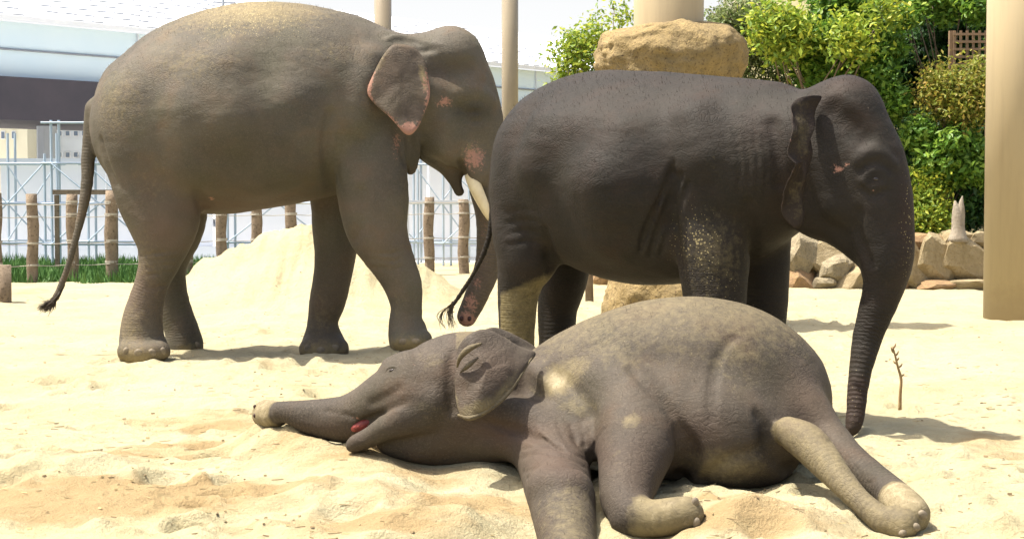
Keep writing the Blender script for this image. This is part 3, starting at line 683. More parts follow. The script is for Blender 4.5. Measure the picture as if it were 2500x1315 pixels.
    def masks(n_, V, nn, sc):
        if n_ == 'pink': return A.blot(V, [(2050, 412, -.3, 17, 14, .85), (2075, 402, -.3, 9, 7, .75), (2140, 466, -.25, 9, 5, .5)])
        if n_ == 'dust_and_light':
            hind = near_chain(V, sc.chains['nh'], .34, 1) * np.clip((V[:, 2] * -1 + (A.pt(1265, 735)[2] + 0.42 * (V[:, 0] - A.pt(1265, 735, -.28)[0]) + .14)) / .05, 0, 1) * (V[:, 0] > A.pt(1222, 800, -.28)[0])
            return np.maximum(hind * .78, A.blot(V, [(1740, 620, -.3, 90, 130, .42), (2150, 700, 0, 70, 160, .1), (1745, 395, -.5, 50, 60, .22), (1560, 300, -.5, 160, 50, .12), (1945, 480, -.3, 30, 60, .15), (1262, 850, -.3, 40, 120, .7)]))  # the upper shoulder blot is a soft sheen painted into the hide colour
        if n_ == 'speck': return A.blot(V, [(1700, 590, -.45, 65, 95, .95), (1760, 690, -.4, 60, 60, .6), (2215, 560, 0, 26, 150, .75), (2090, 950, -.2, 60, 110, .4), (1520, 380, -.4, 80, 60, .0)])
        if n_ == 'rosy': return np.maximum(A.blot(V, [(2215, 540, 0, 32, 170, .95), (2060, 200, 0, 90, 20, .5), (1400, 670, -.3, 130, 24, .5), (1930, 460, -.3, 40, 90, .5)]), near_chain(V, sc.chains['trunk'], .85, 1) * .6)
        if n_ == 'dark': return A.blot(V, [(2140, 432, -.3, 30, 20, .7), (2010, 480, -.3, 60, 110, .2), (1378, 760, .2, 60, 200, .3)])
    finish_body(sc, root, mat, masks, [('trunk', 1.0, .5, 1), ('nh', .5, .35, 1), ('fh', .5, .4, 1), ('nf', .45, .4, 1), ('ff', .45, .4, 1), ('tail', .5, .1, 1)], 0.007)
    # flared near ear seen almost edge on
    def em(n_, V, rad):
        if n_ == 'rosy': return np.full(len(V), .45)
        if n_ == 'dust_and_light': return A.blot(V, [(1940, 480, -.4, 30, 90, .35), (1955, 320, -.4, 30, 90, .42)])
        if n_ == 'pink': return np.clip((rad - .9) / .1, 0, 1) * .35
        return np.zeros(len(V))
    sheet('ear', A, [(2008, 240, -.25), (1985, 233, -.32), (1962, 238, -.40), (1945, 254, -.46), (1940, 290, -.52), (1934, 335, -.56), (1930, 382, -.57), (1939, 402, -.55), (1926, 425, -.53), (1910, 470, -.49), (1911, 515, -.45), (1930, 549, -.43), (1951, 557, -.42), (1963, 525, -.40), (1968, 460, -.39), (1973, 400, -.37), (1978, 330, -.32), (1988, 280, -.28)],
          (1953, 395, -.46), mat, root, 0.016, 0.015, em, fold=.026)
    sheet('ear', A, [(1992, 240, .26), (1945, 252, .46), (1934, 350, .57), (1918, 490, .46), (1948, 556, .40), (1975, 400, .30)], (1955, 380, .42), mat, root, 0.022, 0.02, None)
    blob('eye', P(2138, 437, sc.hit(2138, 437) + .004), (.016, .009, .010), Matrix.Identity(3), M_EYE, root)
    seeds = []
    for i in range(46):
        b = A.pt(1112 - 8 * random.random(), 735 + 15 * random.random(), 0)
        if i < 30:
            ex = A.pt(1106 + random.gauss(0, 7), 798 + random.gauss(0, 6), random.gauss(0, .02)); mid = A.pt(1088 + random.gauss(0, 6), 760, random.gauss(0, .02))
        else:
            ex = A.pt(1084 + random.gauss(0, 5), 800 + random.gauss(0, 6), random.gauss(0, .03)); mid = A.pt(1056 + random.gauss(0, 7), 765, random.gauss(0, .03))
        seeds.append(([tuple((1-u)**2 * b + 2*u*(1-u) * mid + u*u * ex) for u in (0, .2, .4, .6, .8, 1)], 0.0026))
    strands('tail_tuft', seeds, M_HAIR, root)
    return root

# =================================================================== ELEPHANT THREE (calf lying on the sand)
def lying_calf():
    A = Animal(lambda px: 8.3)
    mat = skin_mat('hide_dusty_grey', (0.070, 0.057, 0.042), (0.048, 0.040, 0.031), (0.088, 0.068, 0.046), (0.170, 0.138, 0.076), grit=.45)
    root = thing('elephant', 'young grey elephant lying on its side on the sand with its mouth open', 'elephant', (A.pt(1650, 1150, 0)[0], 8.3, 0), 'elephants in the sandy enclosure')
    sc = Sculpt((-1.35, 6.75, -0.35), (2.1, 9.25, 0.95), 0.0112)
    sc.add(A.rows([(1290, 1002, 112, .05, 1.0), (1370, 985, 146, .05, 1.05), (1450, 958, 168, .05, 1.1), (1540, 938, 187, .05, 1.1), (1620, 930, 202, .05, 1.1), (1700, 932, 208, .05, 1.1), (1780, 944, 203, .05, 1.1), (1840, 966, 186, .05, 1.05), (1872, 990, 160, .05, 1.0)]), 0.02)
    sc.add(A.rows([(1660, 1040, 135, -.30, .9), (1760, 1060, 138, -.32, .9), (1850, 1075, 115, -.30, .9)]), 0.10)      # belly
    # upper hind thigh and legs
    sc.add(A.rows([(1880, 985, 125, -.12, .9), (1950, 1010, 82, -.22, 1), (2010, 1062, 56, -.32, 1), (2070, 1120, 46, -.48, 1), (2125, 1165, 44, -.64, 1), (2175, 1205, 43, -.8, 1), (2208, 1240, 48, -.95, 1), (2222, 1256, 48, -1.0, 1)]), 0.05, 6, 'uh')
    sc.add(A.rows([(1925, 1052, 38, -.50, 1), (1972, 1080, 47, -.58, 1), (2016, 1128, 41, -.70, 1), (2056, 1176, 34, -.82, 1), (2102, 1224, 29, -.93, 1), (2150, 1264, 33, -1.02, 1), (2180, 1276, 40, -1.05, 1), (2205, 1282, 38, -1.08, 1)]), 0.018, 6, 'lh')
    # shoulder and upper foreleg folded at the wrist
    sc.add(A.rows([(1500, 960, 110, -.22, .9), (1545, 1010, 108, -.34, .9), (1552, 1080, 98, -.50, 1), (1540, 1150, 80, -.70, 1), (1530, 1215, 64, -.88, 1), (1545, 1262, 52, -1.02, 1)]), 0.035, 6, 'uf')
    sc.add(A.rows([(1545, 1262, 52, -1.02, 1), (1600, 1265, 48, -1.06, 1), (1650, 1258, 48, -1.08, 1), (1676, 1254, 46, -1.08, 1)]), 0.03, 6, 'uf2')
    sc.add(A.rows([(1330, 1060, 95, -.15, 1), (1350, 1130, 88, -.42, 1), (1364, 1195, 84, -.70, 1), (1378, 1265, 76, -.95, 1), (1386, 1330, 72, -1.15, 1), (1390, 1380, 74, -1.3, 1)]), 0.02, 6, 'lf')
    # chest and neck folds
    sc.add(A.rows([(1100, 1010, 90, -.05, 1.1), (1200, 1015, 92, -.05, 1.1), (1300, 1040, 90, -.1, 1)]), 0.05)
    sc.add(A.rows([(1060, 1050, 50, -.12, 1), (1150, 1060, 52, -.16, 1), (1230, 1070, 50, -.22, 1), (1330, 1085, 40, -.34, 1)]), 0.06)
    sc.add(A.rows([(1120, 1010, 50, -.18, 1), (1200, 1012, 48, -.22, 1), (1290, 1020, 44, -.28, 1), (1375, 1062, 36, -.38, 1)]), 0.05)
    sc.add(A.rows([(1380, 1010, 50, -.26, 1), (1430, 1040, 46, -.34, 1), (1445, 1085, 34, -.44, 1)]), 0.06)
    # head
    T = lambda rows: A.rows([(x_, y_, r_, d_ + max(0, 1000 - x_) / 310 * .42, k_) for x_, y_, r_, d_, k_ in rows])
    sc.add(T([(1175, 935, 125, 0, 1.0), (1115, 945, 132, -.02, 1.0), (1050, 950, 104, -.05, 1.0), (1000, 956, 88, -.08, 1.0), (950, 974, 74, -.11, 1), (905, 1000, 67, -.13, .95), (858, 1020, 61, -.15, .9), (810, 1024, 53, -.16, .9), (760, 1018, 42, -.18, .95),
                   (715, 1007, 29, -.2, 1), (690, 1004, 25, -.2, 1)]), 0.05, 7, 'trunk')
    sc.add(T([(690, 1006, 24, -.19, 1), (668, 1012, 34, -.10, 1), (650, 1010, 36, 0, 1)]), 0.012, 6, 'tip')
    sc.add(T([(955, 892, 20, -.1, 1.6), (990, 886, 24, -.1, 1.6)]), 0.05)                              # brow
    sc.add(T([(955, 1078, 36, -.16, 1), (1030, 1084, 48, -.12, 1), (1110, 1086, 52, -.10, 1), (1200, 1080, 50, -.14, 1)]), 0.05)
    sc.add(T([(1100, 1035, 85, -.05, 1), (1040, 1045, 72, -.08, 1), (975, 1062, 48, -.10, 1)]), 0.04)    # throat
    sc.add(T([(1080, 1000, 62, -.16, .9), (1020, 1010, 52, -.20, .9), (960, 1035, 37, -.26, 1), (915, 1060, 27, -.30, 1), (874, 1080, 23, -.32, 1), (862, 1086, 19, -.32, 1)]), 0.012, 6, 'jaw')
    sc.add(T([(1060, 980, 45, -.2, 1), (1000, 968, 36, -.19, 1), (950, 975, 26, -.2, 1)]), 0.03)        # cheek
    sc.groove([(868, 1046, 6), (885, 1034, 14), (905, 1024, 12), (930, 1010, 8), (962, 994, 5), (990, 985, 3)], .9, .008)    # open mouth
    sc.groove([(795, 1003, 3), (835, 1010, 5), (868, 1020, 5)], .5, .010)
    sc.groove([(905, 985, 6), (940, 968, 8), (972, 950, 5)], .35, .03)
    sc.groove([(1105, 860, 8), (1098, 930, 10), (1104, 1000, 8)], .3, .03)
    sc.groove([(1540, 900, 5), (1580, 940, 7), (1625, 985, 8), (1655, 1025, 10)], .3, .035)
    sc.groove([(1664, 1050, 16), (1682, 1100, 30), (1672, 1150, 34), (1640, 1195, 26)], .8, .03)
    sc.groove([(1400, 1070, 3), (1425, 1105, 5), (1448, 1150, 6)], .4, .02); sc.groove([(1428, 1085, 4), (1446, 1130, 8), (1458, 1185, 10), (1464, 1240, 9)], .6, .02)
    for dx in (0, 14): sc.groove([(1800 - dx, 822, 3), (1768 - dx, 860, 4.5), (1750 - dx, 920, 5), (1745 - dx, 990, 4.5), (1748 - dx, 1030, 3)], .4, .015)
    sc.groove([(1850, 1010, 10), (1872, 1050, 18), (1880, 1095, 22), (1915, 1135, 22), (1965, 1170, 16)], .6, .03)
    sc.groove([(1700, 1190, 6), (1780, 1120, 6), (1850, 1100, 6)], .2, .05)
    for yy, q in ((1098, 1), (1118, .9), (1136, .8), (1154, .6)):
        sc.groove([(1262, yy, 3), (1320, yy - 12, 5 * q), (1385, yy - 2, 6 * q), (1430, yy + 22, 5 * q)], .5, .010)
    for q in (0, 1, 2): sc.groove([(1190 + 30 * q, 1030 + 14 * q, 3), (1260 + 30 * q, 1040 + 16 * q, 5), (1340 + 20 * q, 1075 + 14 * q, 5)], .5, .012)
    sc.groove([(1150, 1030, 5), (1200, 1035, 7), (1280, 1062, 6), (1370, 1100, 8)], .5, .02)
    sc.groove([(1460, 1020, 3), (1432, 1060, 4), (1425, 1090, 5)], .5, .01); sc.groove([(1480, 1040, 3), (1455, 1075, 4), (1445, 1110, 5)], .5, .01)
    for k_ in range(6): sc.groove([(1300 + 30 * k_, 1040 - 4 * k_, 2.5), (1320 + 26 * k_, 1066 - 4 * k_, 4), (1352 + 20 * k_, 1092, 2.5)], .5, .008)
    for k_ in range(4): sc.groove([(1530 + 22 * k_, 1205 + 5 * k_, 2.5), (1562 + 20 * k_, 1222 + 3 * k_, 4), (1590 + 18 * k_, 1216, 2.5)][:3], .5, .008)
    for k_ in range(5): sc.groove([(1985 + 34 * k_, 1050 + 32 * k_, 2), (2010 + 34 * k_, 1042 + 32 * k_, 3.5), (2040 + 34 * k_, 1052 + 32 * k_, 2)], .5, .008)
    sc.ridge([(1300, 900, 16), (1360, 950, 22), (1420, 1000, 22)], .2, .05)
    sc.groove([(1340, 900, 8), (1400, 960, 12), (1440, 1010, 8)], .2, .05)
    sc.ridge([(1330, 1180, 40), (1400, 1190, 44)], .2, .06); sc.groove([(1285, 1168, 3), (1340, 1158, 5), (1400, 1166, 5), (1440, 1190, 4)], .5, .012)
    def masks(n_, V, nn, sc):
        if n_ == 'pink': return A.blot(V, [(1250, 1060, -.35, 26, 12, .35), (1010, 890, -.2, 10, 6, .5), (870, 1020, -.1, 16, 6, .7), (1255, 960, -.2, 20, 16, .3)])
        if n_ == 'dust_and_light':
            m = near_chain(V, sc.chains['lh'], 0.0, 1, .02) * .66
            m = np.maximum(m, near_chain(V, sc.chains['uf2'], .12, 1, .02) * .8)
            m = np.maximum(m, near_chain(V, sc.chains['tip'], .3, 1, .02) * .95)
            m = np.maximum(m, near_chain(V, sc.chains['uh'], .87, 1, .02) * 1.0)
            top = np.clip(nn[:, 2] - .05, 0, 1) * .62
            m = np.maximum(m, top * (V[:, 0] > -.25) * np.clip((V[:, 2] - .34 + .12 * fbm(V, 4, 91, 3)) / .22, 0, 1))
            m = np.maximum(m, A.blot(V, [(1390, 1250, -1, 90, 90, .5), (1560, 1100, -.5, 50, 60, .22)]))
            m = np.maximum(m, A.blot(V, [(1365, 930, -.3, 52, 34, 1.15, -30), (1400, 900, -.3, 60, 26, .7, -25), (1535, 1012, -.45, 34, 16, .62, -15), (1780, 1145, -.6, 110, 50, .72), (1800, 860, -.3, 90, 60, .45), (1410, 985, -.3, 60, 30, .5),
                                         (1380, 1190, -.9, 30, 12, .5, -20), (1400, 1240, -1, 60, 10, .5, -20), (1340, 960, -.3, 60, 20, .5), (1500, 1100, -.6, 30, 60, .25), (1060, 880, -.2, 60, 30, .35), (1050, 1000, -.3, 60, 40, .3), (2195, 1290, -1.1, 70, 40, 1.1)]))
            return m
        if n_ == 'speck': return A.blot(V, [(1700, 850, -.2, 250, 160, .22), (1380, 920, -.3, 100, 60, .4), (1980, 1110, -.8, 120, 110, .35)])
        if n_ == 'rosy': return np.maximum(A.blot(V, [(1960, 980, -.3, 70, 70, .6), (1230, 1050, -.3, 150, 40, .75), (1350, 1100, -.5, 90, 40, .6), (1700, 1050, -.5, 80, 50, .5), (800, 1040, .1, 90, 20, .4), (1450, 1080, -.4, 80, 40, .4), (1560, 1100, -.5, 90, 80, .35), (1150, 900, -.2, 160, 60, .3)]), 0)
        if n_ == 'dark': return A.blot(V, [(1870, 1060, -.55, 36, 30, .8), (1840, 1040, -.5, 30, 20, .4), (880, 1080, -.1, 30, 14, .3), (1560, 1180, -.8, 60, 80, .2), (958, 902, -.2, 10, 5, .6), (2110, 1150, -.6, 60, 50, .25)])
    finish_body(sc, root, mat, masks, [('trunk', .5, .45, 1), ('uh', .6, .45, .9), ('lh', .35, .2, 1), ('uf', .35, .4, 1), ('lf', .35, .4, 1)], 0.006, hairs=1900, hw=.00045)
    def em(n_, V, rad):
        if n_ == 'dust_and_light': return np.maximum(A.blot(V, [(1170, 995, -.45, 60, 20, .9, -20), (1225, 960, -.45, 60, 14, .8, -50)]), np.clip((rad - .85) / .15, 0, 1) * A.blot(V, [(1200, 990, -.45, 110, 80, .9)]))
        if n_ == 'rosy': return A.blot(V, [(1200, 900, -.4, 80, 60, .5)])
        if n_ == 'dark': return A.blot(V, [(1150, 865, -.4, 14, 26, .0)])
        return np.zeros(len(V))
    sheet('ear', A, [(1118, 850, -.30), (1150, 815, -.28), (1190, 805, -.24), (1235, 822, -.22), (1275, 845, -.20), (1308, 862, -.18), (1285, 895, -.26), (1258, 938, -.34), (1228, 975, -.40), (1190, 1003, -.44), (1150, 1024, -.46), (1125, 1020, -.44), (1113, 985, -.40), (1110, 920, -.36)],
          (1185, 910, -.38), mat, root, 0.016, 0.035, em, fold=0.018)
    sheet('ear', A, [(1165, 822, .02), (1200, 800, .06), (1245, 812, .10), (1300, 848, .14), (1330, 880, .10), (1280, 900, .02), (1200, 870, .0)], (1235, 850, .06), mat, root, 0.02, 0.02, None)
    # folded skin round the ear opening, golden sunlight painted into its colour
    tube('ear_fold', [A.row(1116, 896, 2, -.375), A.row(1124, 872, 6, -.40), A.row(1145, 851, 8, -.405), A.row(1176, 838, 3, -.385)], mat, root, masks={'dust_and_light': .55})
    tube('ear_fold', [A.row(1124, 908, 2, -.385), A.row(1142, 893, 6, -.405), A.row(1168, 872, 2, -.40)], mat, root, masks={'dust_and_light': .4})
    tube('ear_rim', [A.row(1118, 1012, 3, -.44), A.row(1148, 1020, 6.5, -.462), A.row(1190, 1001, 6.5, -.44), A.row(1230, 970, 6, -.40), A.row(1260, 932, 5, -.34), A.row(1285, 892, 4, -.262), A.row(1304, 864, 2, -.185)], mat, root, masks={'dust_and_light': .6})
    blob('mouth_lining', P(891, 1033, sc.hit(891, 1033) + .019), (.070, .036, .030), Matrix.Rotation(-.42, 3, 'Y'), M_MOUTH, root)
    blob('eye', P(958, 903, sc.hit(958, 903) + .004), (.016, .008, .006), Matrix.Rotation(-.3, 3, 'Y'), M_EYE, root, 2)
    hy = lambda x, y: sc.hit(x, y) - 8.3 + .004
    tube('eyelid', [A.row(940, 912, 2, hy(940, 912)), A.row(950, 899, 5, hy(950, 899)), A.row(963, 896, 5, hy(963, 896)), A.row(978, 900, 2, hy(978, 900))], mat, root)
    nails(sc, root, [(1697, 1226, 10, 15), (1700, 1275, 10, 15)]); nails(sc, root, [(2252, 1256, 12, 15), (2236, 1286, 11, 13), (2204, 1300, 12, 10)], -.8)
    for py in (992, 1014): blob('nostril', P(622, py, (sc.hit(622, py) or 8.75) + .004), (.008, .008, .011), Matrix.Identity(3), M_NOST, root, 2)
    return root
# =================================================================== GROUND
def graded(lo, hi, f, fine_lo, fine_hi, step, grow=1.06):
    a = list(np.arange(fine_lo, fine_hi, step)); s = step
    b = []; x = fine_lo
    while x > lo: s *= grow; x -= s; b.append(x)
    s = step; x = a[-1]
    while x < hi: s *= grow; x += s; a.append(x)
    return np.array(b[::-1] + a)
def ground():
    xs = graded(-400, 400, 0, -2.6, 2.8, 0.024, 1.035); ys = graded(0.5, 900, 0, 6.2, 9.6, 0.022, 1.022)
    X, Y = np.meshgrid(xs, ys, indexing='ij'); Z = ground_z(X, Y)
    V = np.stack([X.ravel(), Y.ravel(), Z.ravel()], 1); nx, ny = X.shape
    i = np.arange((nx - 1) * (ny - 1)); a = (i // (ny - 1)) * ny + i % (ny - 1)
    Q = np.stack([a, a + ny, a + ny + 1, a + 1], 1)
    me = mesh_of(V, Q)
    m, nt, b = new_mat('sand', 0.95); b.inputs['Specular IOR Level'].default_value = 0.1
    v = wpos(nt)
    mp = nt.nodes.new('ShaderNodeMapping'); mp.inputs['Scale'].default_value = (0.6, 1.5, 1); mp.inputs['Rotation'].default_value = (0, 0, 0.5); L(nt, v, mp.inputs[0])
    wet = nt.nodes.new('ShaderNodeAttribute'); wet.attribute_name = 'damp'
    f0 = math_n(nt, 'ADD', wet.outputs['Fac'], math_n(nt, 'MULTIPLY', math_n(nt, 'SUBTRACT', nz(nt, mp.outputs[0], 3.2, 6, .65), .5), 1.6))
    f0 = ramp(nt, f0, .28, .75)
    col = mix_c(nt, ramp(nt, nz(nt, v, 1.1, 5), .38, .62), (0.400, 0.358, 0.228), (0.370, 0.322, 0.190))
    col = mix_c(nt, math_n(nt, 'MULTIPLY', f0, .95), col, (0.295, 0.212, 0.105))
    gr = nt.nodes.new('ShaderNodeAttribute'); gr.attribute_name = 'turf'
    col = mix_c(nt, gr.outputs['Fac'], col, (0.06, 0.11, 0.03))
    col = mix_c(nt, math_n(nt, 'MULTIPLY', ramp(nt, nz(nt, mp.outputs[0], 7, 6, .7), .50, .68), .5), col, (0.31, 0.255, 0.135))
    col = mix_c(nt, math_n(nt, 'MULTIPLY', ramp(nt, nz(nt, v, 38, 5, .7), .55, .70), .45), col, (0.21, 0.15, 0.08))
    vo = nt.nodes.new('ShaderNodeTexVoronoi'); vo.inputs['Scale'].default_value = 13; L(nt, mp.outputs[0], vo.inputs['Vector'])
    sp = math_n(nt, 'LESS_THAN', vo.outputs['Distance'], math_n(nt, 'MULTIPLY', ramp(nt, nz(nt, v, 2.6, 3), .40, .7), .16))
    col = mix_c(nt, math_n(nt, 'MULTIPLY', sp, .6), col, (0.13, 0.10, 0.06))
    far = nt.nodes.new('ShaderNodeSeparateXYZ'); L(nt, v, far.inputs[0])
    pav = ramp(nt, far.outputs[1], 29.5, 30.5)
    col = mix_c(nt, pav, col, (0.55, 0.55, 0.53))
    L(nt, col, b.inputs['Base Color'])
    h = math_n(nt, 'ADD', nz(nt, v, 16, 8, .68), math_n(nt, 'MULTIPLY', nz(nt, v, 90, 4, .7), .35))
    bn = nt.nodes.new('ShaderNodeBump'); bn.inputs['Strength'].default_value = .75; bn.inputs['Distance'].default_value = .05
    L(nt, h, bn.inputs['Height']); L(nt, bn.outputs[0], b.inputs['Normal'])
    o = link_mesh('ground', me, m); o['kind'] = 'structure'
    # damp, freshly dug orange sand in the foreground
    d = np.zeros(len(V))
    for px, py, rx, ry, st in ((100, 1225, 1.1, .30, 1.1), (380, 1200, .8, .3, 1.0), (330, 1120, .5, .35, .8), (560, 1040, .6, .4, .85), (450, 1090, .4, .2, .9), (760, 1140, .5, .25, .6), (900, 1270, .5, .25, .9), (1120, 1230, .5, .3, .85), (1000, 1180, .5, .2, .7), (880, 1160, .3, .2, .8), (1000, 1310, .4, .1, .7), (1850, 1260, .45, .2, .95), (1300, 1300, .3, .4, .7),
                               (760, 945, .3, .4, .5), (2440, 1090, .3, .7, .6), (2100, 1140, .3, .3, .6), (640, 890, .2, .6, .35), (20, 720, 1.0, .9, .5), (680, 700, .9, 1.0, .3), (620, 1060, .25, .25, .7), (1760, 1230, .3, .1, .9)):
        g = P(px, py, 1.3 * F / (py - HZ)); d = np.maximum(d, st * np.exp(-((V[:, 0] - g[0]) / rx) ** 2 - ((V[:, 1] - g[1]) / ry) ** 2))
    attr(me, 'damp', d)
    attr(me, 'turf', np.clip((-3.5 - V[:, 0]) / .3, 0, 1) * np.clip((V[:, 1] - 23.4) / .2, 0, 1) * np.clip((29.6 - V[:, 1]) / .3, 0, 1))
ground()

def litter():
    """straw, twigs and crumbs strewn over the sand; nobody could count them"""
    V = []; Fs = []
    def put(x, y, ln, wd, ht, ang, tilt):
        z = gzs[k]; c, s = math.cos(ang), math.sin(ang); b0 = len(V)
        for u in (-1, 1):
            for v in (-1, 1):
                V.append((x + c*u*ln - s*v*wd, y + s*u*ln + c*v*wd, z + 0.002 + u*tilt*ln))
        for u in (-1, 1):
            V.append((x + c*u*ln, y + s*u*ln, z + ht + u*tilt*ln + .003))
        Fs.extend([(b0, b0+2, b0+5, b0+4), (b0+1, b0+4, b0+5, b0+3)])
    n = 3800
    yy = 6.3 * np.exp(rng.random(n) * math.log(20 / 6.3)); xx = (rng.random(n) - .5) * yy * .75
    cl = noise(np.stack([xx, yy, xx * 0], 1), 1.3, 77) + .5 * noise(np.stack([xx, yy, xx * 0], 1), 4, 78)
    keep = (cl + rng.random(n) * 1.2) > .55; xx, yy = xx[keep], yy[keep]
    gzs = ground_z(xx, yy)
    for k in range(len(xx)):
        t = rng.random()
        if t < .7: put(xx[k], yy[k], rng.uniform(.008, .030), rng.uniform(.001, .0022), .002, rng.uniform(-.9, .9), rng.uniform(-.1, .1))
        else: put(xx[k], yy[k], rng.uniform(.004, .011), rng.uniform(.003, .006), rng.uniform(.003, .007), rng.uniform(0, 6), 0)
    m, nt, b = new_mat('straw_litter', .9)
    g = nt.nodes.new('ShaderNodeNewGeometry')
    cr = nt.nodes.new('ShaderNodeValToRGB'); L(nt, g.outputs['Random Per Island'], cr.inputs[0])
    e = cr.color_ramp.elements; e[0].color = (.13, .085, .045, 1); e[1].color = (.50, .38, .18, 1); e.new(.5).color = (.26, .20, .10, 1)
    L(nt, cr.outputs[0], b.inputs['Base Color'])
    o = link_mesh('straw_litter', mesh_of(V, Fs, False), m); o['kind'] = 'stuff'
    o['label'] = 'bits of straw, twig and bark strewn over the pale sand'
litter()

# dry stem standing in the sand beside the dark elephant's trunk
def stem():
    Y = 1.3 * F / (995 - HZ); A = Animal(lambda px: Y)
    m = simple('dry_stem', (.22, .13, .06), (.34, .24, .11), 20, .9)
    r = thing('dry_plant', 'dry brown weed stem standing upright in the sand right of the lowered trunk', 'plant', A.pt(2197, 996))
    tube('stem', [A.row(2197, 1000, 4.5), A.row(2198, 960, 4), A.row(2200, 925, 3.5), A.row(2192, 895, 3), A.row(2186, 870, 2.5), A.row(2180, 845, 1.5)], m, r, 7)
    for px, py, dx, dz in ((2184, 862, -9, -14), (2186, 868, 8, -12), (2190, 888, -9, -8), (2193, 897, 10, -10), (2199, 918, 9, -6), (2181, 850, 6, -12), (2182, 855, -7, -9), (2188, 880, 7, -8)):
        tube('twig', [A.row(px, py, 2), A.row(px + dx * .6, py + dz * .4, 2.4), A.row(px + dx, py + dz, 1)], m, r, 5, 3)
stem()

# =================================================================== PILLARS AND POLES
M_TAN = simple('tan_paint', (.37, .295, .172), (.385, .305, .178), 1.2, .5, .05, 60)
def stain(m):
    nt = m.node_tree; b = nt.nodes['Principled BSDF']; src = b.inputs['Base Color'].links[0].from_socket; v = wpos(nt)
    mp = nt.nodes.new('ShaderNodeMapping'); mp.inputs['Scale'].default_value = (9, 9, .7); L(nt, v, mp.inputs[0])
    c = mix_c(nt, math_n(nt, 'MULTIPLY', ramp(nt, nz(nt, mp.outputs[0], 1.0, 5, .7), .5, .75), .30), src, (.22, .17, .10))
    sx = nt.nodes.new('ShaderNodeSeparateXYZ'); L(nt, v, sx.inputs[0])
    low = math_n(nt, 'ADD', ramp(nt, sx.outputs[2], .75, .0), math_n(nt, 'MULTIPLY', math_n(nt, 'SUBTRACT', nz(nt, v, 7, 6, .75), .5), .9))
    c = mix_c(nt, math_n(nt, 'MULTIPLY', ramp(nt, low, .45, .9), .6), c, (.26, .20, .12))
    L(nt, c, b.inputs['Base Color'])
stain(M_TAN)
M_STEEL = simple('brown_steel_pole', (.30, .25, .17), (.27, .22, .15), 2, .35)
def column_mesh(x, y, z0, z1, r, seg=64):
    bm = bmesh.new()
    bmesh.ops.create_cone(bm, cap_ends=True, segments=seg, radius1=r, radius2=r, depth=z1 - z0, matrix=Matrix.Translation((x, y, (z0 + z1) / 2)))
    for f in bm.faces: f.smooth = len(f.verts) == 4
    return bm
def pillar(px, Y, r, mat, label, h, cat='pillar', group='tan painted roof pillars'):
    p = P(px, HZ, Y); g = gz(p[0], Y); rt = thing('pillar' if cat == 'pillar' else 'pole', label, cat, (p[0], Y, g), group)
    bm_obj('shaft', column_mesh(p[0], Y, g - .3, h, r), mat, rt)
    bm = column_mesh(p[0], Y, h, h + .12, r * 1.25); bm_obj('cap', bm, mat, rt)
    return rt
pillar(2500, 17.6, .365, M_TAN, 'thick tan pillar standing in the sand at the right edge', 5.2)
pillar(1631, 16.7, .315, M_TAN, 'thick tan pillar rising out of the fake rock behind the dark elephant', 5.2)
pillar(936, 31, .145, M_STEEL, 'thin brown pole showing above the neck of the large elephant', 6.0, 'pole', 'slender brown poles behind the fence')
pillar(1245, 29, .130, M_STEEL, 'thin brown pole between the two standing elephants', 6.2, 'pole', 'slender brown poles behind the fence')

# fake-rock sleeve round the pillar: narrow foot, bulging top
def rock_lathe(name, cx, cy, prof, mat, parent, seed=1, amp=.05, seg=110, rows=46, sq=.0):
    pr = spline(np.array([[r, z, 0, 0, 0] for r, z in prof]), 8)
    t = np.linspace(0, len(pr) - 1, rows); R = np.interp(t, range(len(pr)), pr[:, 0]); Z = np.interp(t, range(len(pr)), pr[:, 1])
    th = np.linspace(0, 2 * math.pi, seg, endpoint=False); T, RR = np.meshgrid(th, R); _, ZZ = np.meshgrid(th, Z)
    X = cx + RR * np.cos(T); Y = cy + RR * np.sin(T)
    V = np.stack([X.ravel(), Y.ravel(), ZZ.ravel()], 1)
    n = V - np.array([cx, cy, 0]); n[:, 2] *= 0; n /= np.linalg.norm(n, axis=1)[:, None] + 1e-6
    V = V + n * (fbm(V, 3.2, seed, 4) * amp + fbm(V, 16, seed + 7, 3) * amp * .35 + noise(V * np.array([.5, .5, 3]), 9, seed + 3) * amp * .2)[:, None]
    V[:, 2] += fbm(V, 4, seed + 5, 3) * amp * .6
    nr = len(R); i = np.arange((nr - 1) * seg); a = i // seg; b_ = i % seg
    Q = np.stack([a * seg + b_, a * seg + (b_ + 1) % seg, (a + 1) * seg + (b_ + 1) % seg, (a + 1) * seg + b_], 1)
    return link_mesh(name, mesh_of(V, Q), mat, parent)
M_ORANGE_ROCK = simple('ochre_rock', (.27, .195, .085), (.19, .14, .065), 9, .95, 1.0, 30, (.085, .055, .028))
cp = P(1638, HZ, 16.7)
rk = thing('rock_sleeve', 'ochre fake rock wrapped round the pillar, bulging at the top, behind the dark elephant', 'rock', (cp[0], 16.7, 0))
s_ = 16.7 / F
rock_lathe('foot', cp[0], 16.7, [(.60, -.2), (.59, .1), (.55, .4), (.48, .8), (.45, 1.3), (.48, 1.9), (.52, 2.22)], M_ORANGE_ROCK, rk, 3, .09)
rock_lathe('crown', cp[0], 16.7, [(.36, 2.12), (.58, 2.16), (.66, 2.27), (.68, 2.44), (.645, 2.58), (.55, 2.67), (.36, 2.70), (.2, 2.70)], M_ORANGE_ROCK, rk, 9, .10)

